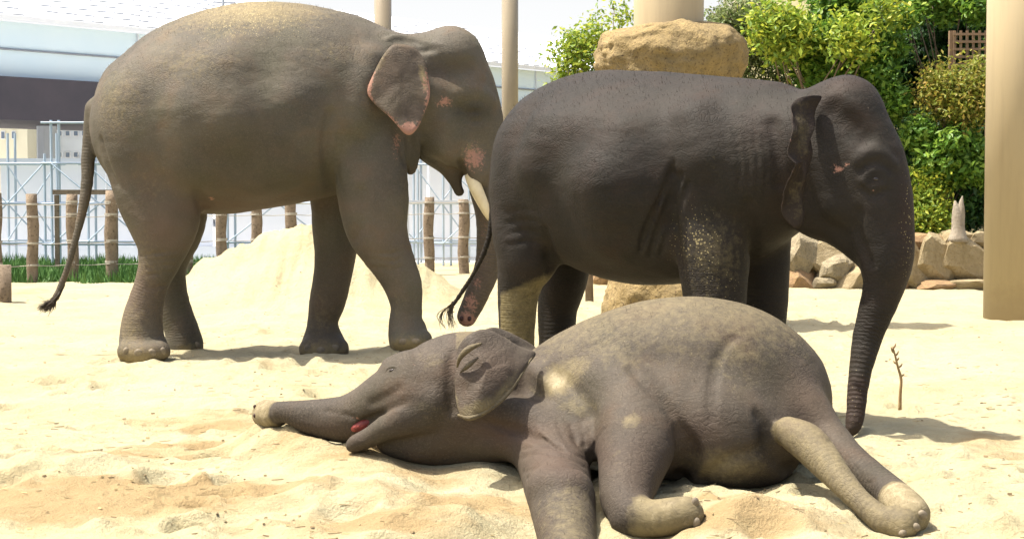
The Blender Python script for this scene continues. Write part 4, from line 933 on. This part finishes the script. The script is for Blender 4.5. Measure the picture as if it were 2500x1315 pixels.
# =================================================================== FENCE
M_POST = simple('weathered_wood', (.25, .19, .13), (.18, .135, .09), 6, .9, .5, 40, (.07, .05, .035))
M_ROPE = simple('pale_rope', (.42, .38, .30), (.36, .32, .26), 9, .8)
posts_px = [-12, 78, 175, 270, 362, 455, 540, 625, 710, 797, 882, 966, 1047, 1132, 1215]
def fence():
    r = thing('fence', 'row of weathered round wooden posts strung with pale rope lines, behind the sand', 'fence', (-5, 24, 0))
    pos = []
    for i, px in enumerate(posts_px):
        Y = 23.6 + 2.6 * (px - 78) / 1054.0
        p = P(px, HZ, Y); pos.append((p[0], Y)); g = gz(p[0], Y)
        h = 1.14 + .03 * math.sin(i * 2.7) - (.07 if px > 1000 else 0)
        rad = .078 + .005 * math.sin(i * 5.1); bm = bmesh.new()
        n = 14; rings = 10; vs_ = []
        for k in range(rings + 1):
            z = g - .2 + (h + .2) * k / rings; rr = rad * (1 + .05 * math.sin(k * 1.9 + i)) * (1 - .08 * (k == rings)); ox = .010 * math.sin(k * .9 + i * 2); 
            vs_.append([bm.verts.new((p[0] + ox + rr * math.cos(6.2832 * j / n), Y + rr * math.sin(6.2832 * j / n), z)) for j in range(n)])
        for k in range(rings):
            for j in range(n): bm.faces.new((vs_[k][j], vs_[k][(j+1) % n], vs_[k+1][(j+1) % n], vs_[k+1][j]))
        bm.faces.new(vs_[-1]); po = bm_obj('post', bm, M_POST, r, True)
        # rope wound round the post
        for z in (.24, .52, .86, 1.02):
            bm = bmesh.new(); add_bar(bm, (p[0], Y, g + z - .014), (p[0], Y, g + z + .014), rad * 1.07, 12); bm_obj('binding', bm, M_ROPE, po)
    for z in (.24, .52, .86, 1.02):
        bm = bmesh.new()
        for (a, b) in zip(pos[:-1], pos[1:]):
            mid = ((a[0] + b[0]) / 2, (a[1] + b[1]) / 2 - .08, z - .012)
            add_bar(bm, (a[0], a[1] - .08, z), mid, .005, 5); add_bar(bm, mid, (b[0], b[1] - .08, z), .005, 5)
        bm_obj('rope_line', bm, M_ROPE, r)
fence()
bm = column_mesh(P(0, 0, 19.6)[0] - .01, 19.6, -.2, .42, .09, 20)
o = bm_obj('stump', bm, M_POST, None, False); o['label'] = 'short wooden stump cut off at the left edge of the picture'; o['category'] = 'stump'

# grass behind the fence
def grass():
    n = 14000; V = []; Fs = []
    xs = rng.uniform(-9, -3.6, n); ys = rng.uniform(23.4, 29.5, n); zs = ground_z(xs, ys)
    hh = rng.uniform(.05, .17, n) * (1 + .4 * noise(np.stack([xs, ys, xs*0], 1), 2, 5)); an = rng.uniform(0, 3.14, n); lx = rng.normal(0, .04, n); ly = rng.normal(0, .04, n)
    for i in range(n):
        c, s = math.cos(an[i]) * .014, math.sin(an[i]) * .014; b0 = len(V)
        V += [(xs[i]-c, ys[i]-s, zs[i]-.01), (xs[i]+c, ys[i]+s, zs[i]-.01), (xs[i]+lx[i], ys[i]+ly[i], zs[i]+hh[i])]; Fs.append((b0, b0+1, b0+2))
    m, nt, b = new_mat('grass', .6); g = nt.nodes.new('ShaderNodeNewGeometry')
    L(nt, mix_c(nt, g.outputs['Random Per Island'], (.05, .13, .025), (.10, .20, .045)), b.inputs['Base Color'])
    o = link_mesh('grass', mesh_of(V, np.array(Fs), False), m); o['kind'] = 'stuff'; o['label'] = 'strip of short green grass growing behind the fence'
grass()

# =================================================================== BACKGROUND BUILDINGS, HOARDING, SCAFFOLD
M_WHITE = simple('white_sheeting', (.80, .81, .84), (.74, .77, .82), .6, .7, .15, 3)
M_CYAN = simple('pale_blue_panel', (.62, .75, .82), (.66, .77, .82), .5, .4)
M_ROOF = simple('white_roof', (.80, .80, .80), (.74, .75, .76), .5, .5)
M_DARK = simple('dark_girder', (.055, .05, .06), (.07, .06, .07), 1, .7)
M_CREAM = simple('cream_wall', (.72, .68, .52), (.68, .63, .48), .6, .8)
M_GREYW = simple('grey_wall', (.62, .66, .70), (.57, .61, .66), .6, .8)
M_GLASS, _t, _b = new_mat('window_glass', .15); _b.inputs['Base Color'].default_value = (.16, .20, .26, 1)
M_PIPE = simple('scaffold_pipe', (.36, .44, .52), (.42, .50, .58), 3, .4)
M_SEAM = simple('dark_seam', (.25, .27, .30), (.3, .32, .35), 3, .6)

def hall():
    """long pale building on a dark plinth girder, running away to the right"""
    Ya = 50.0
    a = Vector((-.278 * Ya - 9, Ya - 13.8, 0)); b = Vector((.016 * Ya + 12, 1.45 * Ya + 18, 0)); d = (b - a).normalized(); nrm = Vector((d.y, -d.x, 0))
    ln = (b - a).length; mid = (a + b) / 2; rot = Matrix.Rotation(math.atan2(d.y, d.x), 4, 'Z')
    r = thing('hall', 'long pale blue building with white ribbed roof and dark band, far behind the fence', 'building', mid)
    def bx(name, off, z0, z1, th, mat, l=ln):
        bm = bmesh.new(); add_box(bm, mid - nrm * (off) + Vector((0, 0, (z0 + z1) / 2)), (l, th, z1 - z0), rot); return bm_obj(name, bm, mat, r)
    wl = bx('wall', 3, 4.14, 5.65, 6, M_CYAN)
    bx('girder', 2.8, 2.98, 4.14, 6.4, M_DARK)
    bm = bmesh.new(); s0 = a + Vector((0, 0, 5.65)); s1 = b + Vector((0, 0, 5.65)); up = -nrm * 9 + Vector((0, 0, 2.6))
    q = [s0 + nrm * .4, s1 + nrm * .4, s1 + up, s0 + up]; vs_ = [bm.verts.new(v) for v in q] + [bm.verts.new(v + Vector((0, 0, .14))) for v in q]
    for f in ((3, 2, 1, 0), (4, 5, 6, 7), (0, 1, 5, 4), (1, 2, 6, 5), (2, 3, 7, 6), (3, 0, 4, 7)): bm.faces.new([vs_[i] for i in f])
    rf = bm_obj('roof', bm, M_ROOF, r)
    for k in range(9):
        t = k / 9.0; p0 = s0 + nrm * .4 + (up - nrm * .4) * t + Vector((0, 0, .17)); p1 = p0 + (s1 - s0)
        bm = bmesh.new(); m = 90
        for j in range(m):
            if random.random() < .25: continue
            u0 = j / m; u1 = u0 + .6 / m; add_bar(bm, p0.lerp(p1, u0), p0.lerp(p1, u1), .022, 4)
        o = bm_obj('snow_guard', bm, M_SEAM, rf); o['kind'] = 'stuff'
    n = 12
    for j in range(n + 1):
        bm = bmesh.new(); p = a.lerp(b, j / n) + nrm * .03 + Vector((0, 0, 4.97)); add_box(bm, p, (.05, .06, 1.34), rot); bm_obj('panel_seam', bm, M_GREYW, wl)
    bm = bmesh.new(); add_bar(bm, a + nrm * .05 + Vector((0, 0, 4.9)), b + nrm * .05 + Vector((0, 0, 4.9)), .03, 4); bm_obj('cable', bm, M_SEAM, wl)
    for j in range(14):
        bm = bmesh.new(); p = a.lerp(b, (j + .5) / 14); add_bar(bm, p - nrm * 3 + Vector((0, 0, 0)), p - nrm * 3 + Vector((0, 0, 3.2)), .3, 8); bm_obj('support', bm, M_GREYW, r)
hall()

def far_house(px0, px1, py0, Y, mat, label, wins, wy, ww, wh, depth=6):
    a = P(px0, py0, Y); b = P(px1, py0, Y); zt = a[2]
    r = thing('building', label, 'building', ((a[0] + b[0]) / 2, Y + depth / 2, 0))
    bm = bmesh.new(); add_box(bm, ((a[0] + b[0]) / 2, Y + depth / 2, zt / 2), (b[0] - a[0], depth, zt)); bm_obj('wall', bm, mat, r)
    bm = bmesh.new(); add_box(bm, ((a[0] + b[0]) / 2, Y + depth / 2, zt + .1), (b[0] - a[0] + .5, depth + .6, .2)); bm_obj('roof', bm, M_ROOF, r)
    for px in wins:
        for py in wy:
            p = P(px, py, Y - .02); w_ = ww * Y / F; h_ = wh * Y / F
            bm = bmesh.new(); add_box(bm, p, (w_ * 1.35, .10, h_ * 1.3)); fr = bm_obj('window', bm, M_ROOF, r)
            bm = bmesh.new(); add_box(bm, (p[0], p[1] - .06, p[2]), (w_, .04, h_)); bm_obj('pane', bm, M_GLASS, fr)
far_house(78, 320, 262, 66, M_GREYW, 'grey building with two rows of small dark windows behind the large elephant tail', [98, 128, 146, 166, 186, 206, 226], [326, 378], 9, 11)
far_house(-90, 66, 268, 64, M_CREAM, 'cream building at the left edge below the dark band', [-40, 8, 34], [330], 7, 16)
def hoarding():
    r = thing('hoarding', 'long white construction hoarding behind the fence', 'hoarding', (-4, 31, 0))
    x = -14.0; i = 0
    while x < 5.5:
        bm = bmesh.new(); Y = 31 + .02 * (i % 2); add_box(bm, (x + .89, Y, .83), (1.76, .05, 1.62)); bm_obj('panel', bm, M_WHITE, r); x += 1.8; i += 1
    bm = bmesh.new(); add_box(bm, (-4.2, 30.9, .12), (19.6, .12, .22)); bm_obj('skirt', bm, M_GREYW, r)
    bm = bmesh.new(); add_box(bm, (-4.2, 30.9, 1.67), (19.6, .09, .06)); bm_obj('top_rail', bm, M_GREYW, r)
hoarding()
def scaffold(px, Y, w_, h_, label):
    p = P(px, HZ, Y); x0 = p[0]; r = thing('scaffold', label, 'scaffold', (x0, Y, 0), 'blue grey scaffold towers behind the fence')
    for sx in (0, .12, w_):
        bm = bmesh.new(); add_bar(bm, (x0 + sx, Y, 0), (x0 + sx, Y, h_), .022, 6); bm_obj('upright', bm, M_PIPE, r)
    z = .35
    while z < h_:
        bm = bmesh.new(); add_bar(bm, (x0 - .15, Y - .03, z), (x0 + w_ + .15, Y - .03, z), .017, 6); bm_obj('ledger', bm, M_PIPE, r)
        z += .62
    for k in range(int(h_ / 1.24)):
        z0 = .35 + 1.24 * k
        for s in (0, 1):
            bm = bmesh.new(); add_bar(bm, (x0 + w_ * s, Y - .06, z0), (x0 + w_ * (1 - s), Y - .06, z0 + 1.24), .012, 5); bm_obj('brace', bm, M_PIPE, r)
scaffold(126, 28.3, 1.5, 2.25, 'blue grey scaffold tower seen through the fence just right of the leftmost post')
scaffold(-70, 28.9, 1.15, 1.75, 'low scaffold frame at the left edge of the fence')
scaffold(555, 29.2, 1.6, 1.5, 'scaffold frame seen under the belly of the large elephant')
scaffold(1082, 28.8, 1.35, 1.7, 'scaffold frame seen between the forelegs of the large elephant and its trunk')
scaffold(215, 29.6, 1.3, 1.9, 'scaffold frame behind the third fence post and the tail of the large elephant')
scaffold(20, 30.2, .8, 2.1, 'narrow scaffold tower between the first two fence posts')
scaffold(1010, 30.0, .9, 1.9, 'narrow scaffold frame just right of the near foreleg of the large elephant')
scaffold(820, 29.3, 1.3, 1.5, 'scaffold frame hidden mostly behind the forelegs of the large elephant')
# timber rails on the scaffold
bm = bmesh.new(); a = P(130, 469, 26.8); b = P(290, 469, 26.8); add_box(bm, ((a[0]+b[0])/2, 26.8, a[2]), (b[0]-a[0], .1, .07)); add_box(bm, (a[0]+.05, 26.8, a[2]/2 - .03), (.06, .06, a[2] - .02)); add_box(bm, (b[0]-.05, 26.8, a[2]/2 - .03), (.06, .06, a[2] - .02))
o = bm_obj('handrail', bm, M_POST); o['label'] = 'weathered timber handrail behind the third fence post'; o['category'] = 'handrail'
bm = bmesh.new(); a = P(985, 493, 27.3); b = P(1210, 493, 27.3); add_box(bm, ((a[0]+b[0])/2, 27.3, a[2]), (b[0]-a[0], .08, .05)); add_box(bm, (a[0]+.05, 27.3, a[2]/2 - .02), (.06, .06, a[2] - .02)); add_box(bm, (b[0]-.05, 27.3, a[2]/2 - .02), (.06, .06, a[2] - .02))
o = bm_obj('handrail', bm, M_GREYW); o['label'] = 'grey handrail behind the fence in front of the large elephant'; o['category'] = 'handrail'
# aerial on the roof line above the large elephant's back
p = P(545, 60, 58)
r = thing('aerial', 'small aerial mast sticking up above the back of the large elephant', 'aerial', (p[0], 58, 0))
bm = bmesh.new(); add_bar(bm, (p[0], 58, 0), (p[0], 58, 7.6), .05, 6); bm_obj('mast', bm, M_SEAM, r)
for z, l in ((7.2, .3), (6.9, .4), (7.5, .2)):
    bm = bmesh.new(); add_bar(bm, (p[0] - l, 58, z), (p[0] + l, 58, z), .03, 5); bm_obj('crossbar', bm, M_SEAM, r)

# =================================================================== ROCK WALL, HILL, VEGETATION
def stone_mesh(seed, sub=3):
    bm = bmesh.new(); bmesh.ops.create_icosphere(bm, subdivisions=sub, radius=1)
    V = np.array([v.co[:] for v in bm.verts]); V = np.sign(V) * np.abs(V) ** .72
    d = 1 + fbm(V, 1.1, seed, 3) * .22 + noise(V, 5, seed + 3) * .05
    rr_ = np.random.default_rng(seed + 5); P_ = V * d[:, None]
    for _ in range(16):
        n_ = rr_.normal(size=3); n_ /= np.linalg.norm(n_); h_ = rr_.uniform(.62, .95); e_ = P_ @ n_ - h_; P_ = P_ - np.clip(e_, 0, None)[:, None] * n_
    V = P_ * (1 + fbm(P_, 7, seed + 9, 3) * .03)[:, None]; d = np.ones(len(V))
    for v, c, k in zip(bm.verts, V, d): v.co = c * k
    me = bpy.data.meshes.new('stone'); bm.to_mesh(me); bm.free(); me.polygons.foreach_set('use_smooth', [False] * len(me.polygons)); return me
M_ST = [simple('tan_stone', (.30, .24, .14), (.22, .17, .09), 3, .9, .8, 12, (.20, .15, .08)), simple('grey_stone', (.29, .24, .15), (.19, .155, .095), 3, .9, .8, 12, (.12, .11, .08)),
        simple('orange_stone', (.30, .19, .09), (.21, .135, .07), 3, .9, .8, 12, (.14, .10, .06))]
def rock_wall():
    r = thing('rock_wall', 'low wall of tan and grey boulders at the foot of the green bushes', 'wall', (4, 22.3, 0))
    meshes = {}
    def st(px, py, Y, w_, h_, dp, mi, rz=0):
        k = (random.randint(0, 6), mi)
        if k not in meshes: me = stone_mesh(k[0] * 13 + mi, 3); me.materials.append(M_ST[mi]); meshes[k] = me
        o = bpy.data.objects.new('boulder', meshes[k]); C.objects.link(o); o.parent = r; p = P(px, py, Y); sc = Y / F
        o.location = Vector(p) - Vector(r.location); o.scale = (w_ * sc / 2 * 1.28, dp * 1.2, h_ * sc / 2 * 1.18); o.rotation_euler = (random.uniform(-.1, .1), rz, random.uniform(-.3, .3))
    for a in [(1945, 625, 22.2, 90, 110, .3, 1, .3), (1950, 690, 22.0, 80, 70, .25, 2, 0), (2010, 625, 22.3, 110, 80, .3, 0, .2), (2035, 660, 22.1, 75, 100, .3, 1, .5), (2000, 700, 22.0, 60, 50, .2, 1, 0), (2075, 690, 22.0, 110, 60, .25, 0, -.5),
              (2100, 640, 22.3, 90, 110, .3, 0, 0), (2150, 665, 22.2, 110, 110, .3, 2, 0), (2210, 640, 22.3, 110, 140, .3, 0, 0), (2275, 648, 22.2, 100, 140, .3, 0, .05), (2345, 645, 22.2, 130, 130, .3, 0, 0), (2420, 648, 22.3, 120, 140, .3, 0, 0),
              (2330, 590, 22.4, 120, 60, .3, 0, 0), (2400, 595, 22.4, 110, 50, .3, 0, 0), (2240, 600, 22.4, 110, 55, .3, 2, 0), (2290, 700, 21.9, 90, 30, .15, 2, 0), (2370, 700, 21.9, 120, 34, .15, 0, 0), (2500, 640, 22.3, 140, 140, .3, 2, 0), (2600, 650, 22.3, 160, 130, .3, 0, 0),
              (1890, 640, 22.3, 100, 120, .3, 2, 0), (1830, 650, 22.3, 90, 110, .3, 0, 0), (1770, 655, 22.3, 100, 100, .3, 1, 0), (1700, 660, 22.3, 90, 100, .3, 0, 0), (1420, 665, 23.5, 100, 60, .3, 1, 0), (1340, 660, 23.8, 100, 60, .3, 0, 0), (1500, 668, 23.2, 90, 70, .3, 2, 0), (1580, 665, 22.8, 110, 90, .3, 0, 0), (1645, 665, 22.5, 90, 90, .3, 1, 0)]: st(*a)
rock_wall()
# pale splintered stump on top of the wall
A = Animal(lambda px: 22.0); m_ = simple('bleached_wood', (.30, .26, .20), (.22, .18, .13), 8, .9, .6, 30)
r = thing('tree_stump', 'pale splintered tree stump sticking up from the boulder wall by the right pillar', 'stump', A.pt(2340, 570))
tube('stump_wood', [A.row(2338, 590, 26), A.row(2339, 560, 17), A.row(2337, 530, 14), A.row(2334, 505, 8), A.row(2331, 490, 2)], m_, r, 9, 3)
tube('splinter', [A.row(2344, 560, 11), A.row(2346, 520, 10), A.row(2347, 495, 6), A.row(2350, 478, 1)], m_, r, 7, 3)

# earth bank carrying the bushes
def bank():
    xs = np.linspace(1.15, 60, 120); ys = np.concatenate([np.linspace(22.3, 34, 50), np.linspace(35, 140, 30)])
    X, Y = np.meshgrid(xs, ys, indexing='ij'); t = np.clip((Y - 23.5) / 9, 0, 1); Z = .45 * np.clip((Y - 22.3) / .5, 0, 1) + 4.6 * t * np.clip((X / Y * 4500 - 440) / 110, 0, 1)
    Z += fbm(np.stack([X.ravel(), Y.ravel(), X.ravel() * 0], 1), .8, 3, 3).reshape(X.shape) * .12 - .02; Z[:, 0] = -.3; Z[0, :] = -.3
    V = np.stack([X.ravel(), Y.ravel(), Z.ravel()], 1); ny = X.shape[1]; nx = X.shape[0]; i = np.arange((nx-1)*(ny-1)); a = (i//(ny-1))*ny + i % (ny-1)
    o = link_mesh('earth_bank', mesh_of(V, np.stack([a, a+ny, a+ny+1, a+1], 1)), simple('bank_soil', (.30, .25, .14), (.16, .15, .07), 2, 1)); o['kind'] = 'structure'
bank()
def leaf_mat(name, c1, c2, c3):
    m, nt, b = new_mat(name, .5); g = nt.nodes.new('ShaderNodeNewGeometry')
    cr = nt.nodes.new('ShaderNodeValToRGB'); L(nt, g.outputs['Random Per Island'], cr.inputs[0]); e = cr.color_ramp.elements
    e[0].color = (*c1, 1); e[1].color = (*c3, 1); e.new(.5).color = (*c2, 1)
    cl = mix_c(nt, math_n(nt, 'MULTIPLY', ramp(nt, nz(nt, opos(nt), 1.6, 3), .4, .6), .5), cr.outputs[0], c1)
    L(nt, cl, b.inputs['Base Color'])
    tr = nt.nodes.new('ShaderNodeBsdfTranslucent'); L(nt, cr.outputs[0], tr.inputs[0]); ms = nt.nodes.new('ShaderNodeMixShader'); ms.inputs[0].default_value = .38
    L(nt, b.outputs[0], ms.inputs[1]); L(nt, tr.outputs[0], ms.inputs[2]); L(nt, ms.outputs[0], nt.nodes['Material Output'].inputs[0]); return m
LM = {'green': leaf_mat('green_leaves', (.06, .14, .02), (.14, .27, .03), (.30, .42, .06)), 'dark': leaf_mat('dark_leaves', (.02, .055, .015), (.035, .09, .02), (.07, .15, .03)),
      'yellow': leaf_mat('yellow_green_leaves', (.13, .22, .03), (.28, .37, .04), (.50, .50, .06)), 'rust': leaf_mat('rusty_leaves', (.14, .19, .03), (.32, .33, .05), (.38, .24, .06)),
      'olive': leaf_mat('olive_leaves', (.10, .14, .04), (.18, .23, .07), (.28, .30, .12))}
M_BARK = simple('bark', (.14, .10, .07), (.20, .16, .12), 8, .95, .5, 30)
def foliage(name, label, clumps, kind, n, size, trunk, group='bushes and trees on the bank', cat='bush', spread=.05, bare=0, dens=1.0):
    """clumps: (px, py, Y, rpx) ; leaves near the shells of sub-clumps; trunk: base px and Y"""
    bx, bY = trunk; base = P(bx, HZ, bY); base[2] = .3
    r = thing(name, label, cat, base, group)
    subs = []
    for px, py, Y, rp in clumps:
        c = P(px, py, Y); R = rp * Y / F; k = max(8, int(17 * dens * (rp / 60) ** 1.4))
        for _ in range(k):
            d = rng.normal(size=3); d /= np.linalg.norm(d); subs.append((c + d * R * rng.uniform(.1, .95) * np.array([1, .8, .9]), R * rng.uniform(.15, .36) / dens ** .3))
    tot = sum(s[1] ** 2 for s in subs); V = []; nF = 0
    allV = []
    for c, R in subs:
        m = max(20, int(n * R * R / tot)); d = rng.normal(size=(m, 3)); d /= np.linalg.norm(d, axis=1)[:, None]
        pos = c + d * R * (rng.random(m) ** .5 * 1.25)[:, None] * np.array([1, 1, .8]) + rng.normal(size=(m, 3)) * spread
        nr = d * .6 + rng.normal(size=(m, 3)) * .55 + np.array([0, 0, .55]); nr /= np.linalg.norm(nr, axis=1)[:, None]
        t = np.cross(nr, rng.normal(size=(m, 3))); t /= np.linalg.norm(t, axis=1)[:, None] + 1e-9; b = np.cross(nr, t)
        L_ = (size * rng.uniform(.6, 1.35, m))[:, None]; W = L_ * .42
        allV.append(np.stack([pos - t * L_ * .5, pos + b * W * .6, pos + t * L_ * .6 - nr * L_ * .12, pos - b * W * .6], 1).reshape(-1, 3)); nF += m
    V = np.vstack(allV); Q = np.arange(nF * 4).reshape(-1, 4)
    link_mesh('crown', mesh_of(V, Q, False), LM[kind], r)
    # trunk with limbs to the clumps
    bm = bmesh.new(); top = np.mean([s[0] for s in subs], axis=0); fork = base * .55 + top * .45; fork[0] = base[0] * .7 + top[0] * .3
    add_bar(bm, base - np.array([0, 0, .4]), fork, .05, 8, .03)
    for c, R in subs[::max(1, len(subs) // (10 + bare))]:
        md = (fork + c) / 2 + rng.normal(size=3) * .08; add_bar(bm, fork, md, .018, 5, .011); add_bar(bm, md, c, .011, 5, .004)
        for _ in range(2 + (bare > 0) * 3): add_bar(bm, c, c + rng.normal(size=3) * R * .8, .008, 4, .003)
    bm_obj('trunk', bm, M_BARK, r, True)
    return r
foliage('bush', 'sparse yellow green bush left of the rock wrapped pillar', [(1420, 120, 20, 62), (1400, 180, 20, 45), (1455, 90, 20, 40), (1400, 250, 20, 60), (1520, 40, 21, 34)], 'yellow', 5200, .055, (1440, 20), spread=.09)
foliage('bush', 'thin olive shrub with bare twigs right of the rock wrapped pillar', [(1790, 60, 24, 95), (1850, 150, 24, 80), (1760, 150, 24, 80), (1860, 40, 24, 70), (1900, 190, 24, 60), (1800, 230, 24, 80)], 'olive', 16000, .05, (1840, 24), bare=12)
foliage('tree', 'bright green leafy tree rising above the head of the dark elephant', [(1950, 110, 23.6, 80), (2010, 170, 23.6, 75), (2090, 60, 23.6, 85), (2140, 150, 23.4, 75), (2050, 30, 23.8, 70), (2180, 240, 23.2, 70), (2120, 250, 23.3, 60)], 'green', 24000, .095, (2100, 24), cat='tree', dens=.7)
foliage('tree', 'yellowish green tree crown behind the head of the dark elephant', [(1910, 80, 23.2, 42), (1890, 60, 23.2, 30), (2080, 95, 23.0, 34), (2150, 20, 23.2, 30)], 'yellow', 4500, .085, (1960, 23.8), cat='tree', spread=.16, dens=.7)
foliage('tree', 'dark shaded evergreen crown at upper right', [(2260, 130, 25.5, 95), (2340, 40, 25, 95), (2300, 220, 25.5, 90), (2200, 160, 25.8, 80), (2390, 130, 25.6, 80), (2280, 20, 25, 70)], 'dark', 24000, .085, (2290, 26), cat='tree')
foliage('tree', 'mid green tree crown against the top right corner of the picture beside the pillar', [(2270, 10, 23.8, 55), (2370, 0, 23.6, 60), (2200, 40, 23.6, 40)], 'green', 8000, .075, (2330, 24.5), cat='tree')
foliage('bush', 'rusty yellow bush beside the right pillar', [(2300, 225, 23.0, 50), (2370, 235, 22.9, 55), (2390, 200, 23, 45), (2340, 270, 22.9, 40)], 'rust', 9000, .06, (2350, 23.2), spread=.14)
foliage('bush', 'dense green bush between the forehead of the dark elephant and the right pillar', [(2240, 330, 22.9, 60), (2290, 370, 22.8, 65), (2360, 340, 22.9, 60), (2390, 410, 22.8, 60), (2320, 420, 22.8, 50)], 'green', 12500, .095, (2310, 23.1), dens=.7)
foliage('bush', 'bright low bush on top of the boulder wall', [(2260, 520, 22.7, 45), (2290, 545, 22.7, 35), (2250, 460, 22.8, 35)], 'yellow', 5000, .065, (2265, 22.9), spread=.12)
foliage('bush', 'dark green bush growing just above the boulder wall', [(2380, 520, 22.9, 60), (2310, 480, 23.2, 70), (2240, 420, 23.3, 70), (2400, 450, 23.2, 60), (2200, 520, 23.3, 60)], 'dark', 14000, .08, (2340, 23.4))
foliage('bush', 'deep green thicket filling the bank behind the head of the dark elephant', [(2150, 400, 24, 140), (2000, 300, 25, 140), (1850, 300, 25, 130), (2300, 380, 24.6, 140), (2420, 300, 24.6, 120), (1950, 450, 24, 120), (2100, 540, 23.6, 90), (1700, 330, 25, 120), (1560, 420, 25, 110), (2080, 200, 25.5, 130), (2220, 60, 27, 150), (2420, 60, 27, 140)], 'dark', 60000, .10, (2150, 25))
foliage('bush', 'green foliage beyond the right pillar', [(2560, 120, 24, 120), (2600, 350, 24, 130), (2540, 500, 23.5, 80), (2700, 200, 25, 120)], 'green', 12000, .09, (2600, 24.5))
# brown lattice trellis in the bushes
def trellis():
    Y = 23.3; r = thing('trellis', 'brown wooden lattice trellis among the bushes at the upper right', 'trellis', P(2375, 180, Y)); m = simple('trellis_wood', (.26, .17, .10), (.20, .13, .08), 5, .8)
    x0, z0 = P(2325, 175, Y)[0], P(2325, 185, Y)[2]; x1, z1 = P(2418, 75, Y)[0], P(2418, 75, Y)[2]
    for k in range(6):
        x = x0 + (x1 - x0) * (k + .3) / 6; bm = bmesh.new(); add_box(bm, (x, Y, (z0 + z1) / 2), (.03, .015, z1 - z0)); bm_obj('slat', bm, m, r)
    for k in range(6):
        z = z0 + (z1 - z0) * (k + .5) / 6; bm = bmesh.new(); add_box(bm, ((x0 + x1) / 2, Y - .018, z), (x1 - x0, .015, .03)); bm_obj('slat', bm, m, r)
    for x in (x0, x1):
        bm = bmesh.new(); add_box(bm, (x, Y + .05, z1 / 2), (.07, .07, z1)); bm_obj('post', bm, m, r)
trellis()
# beige house behind the trees
far_house(1860, 2060, -90, 44, M_CREAM, 'beige house wall glimpsed between the tree crowns', [1900, 1990], [-20], 60, 60, 8)

# =================================================================== ELEPHANTS
big_elephant()
dark_elephant()
lying_calf()
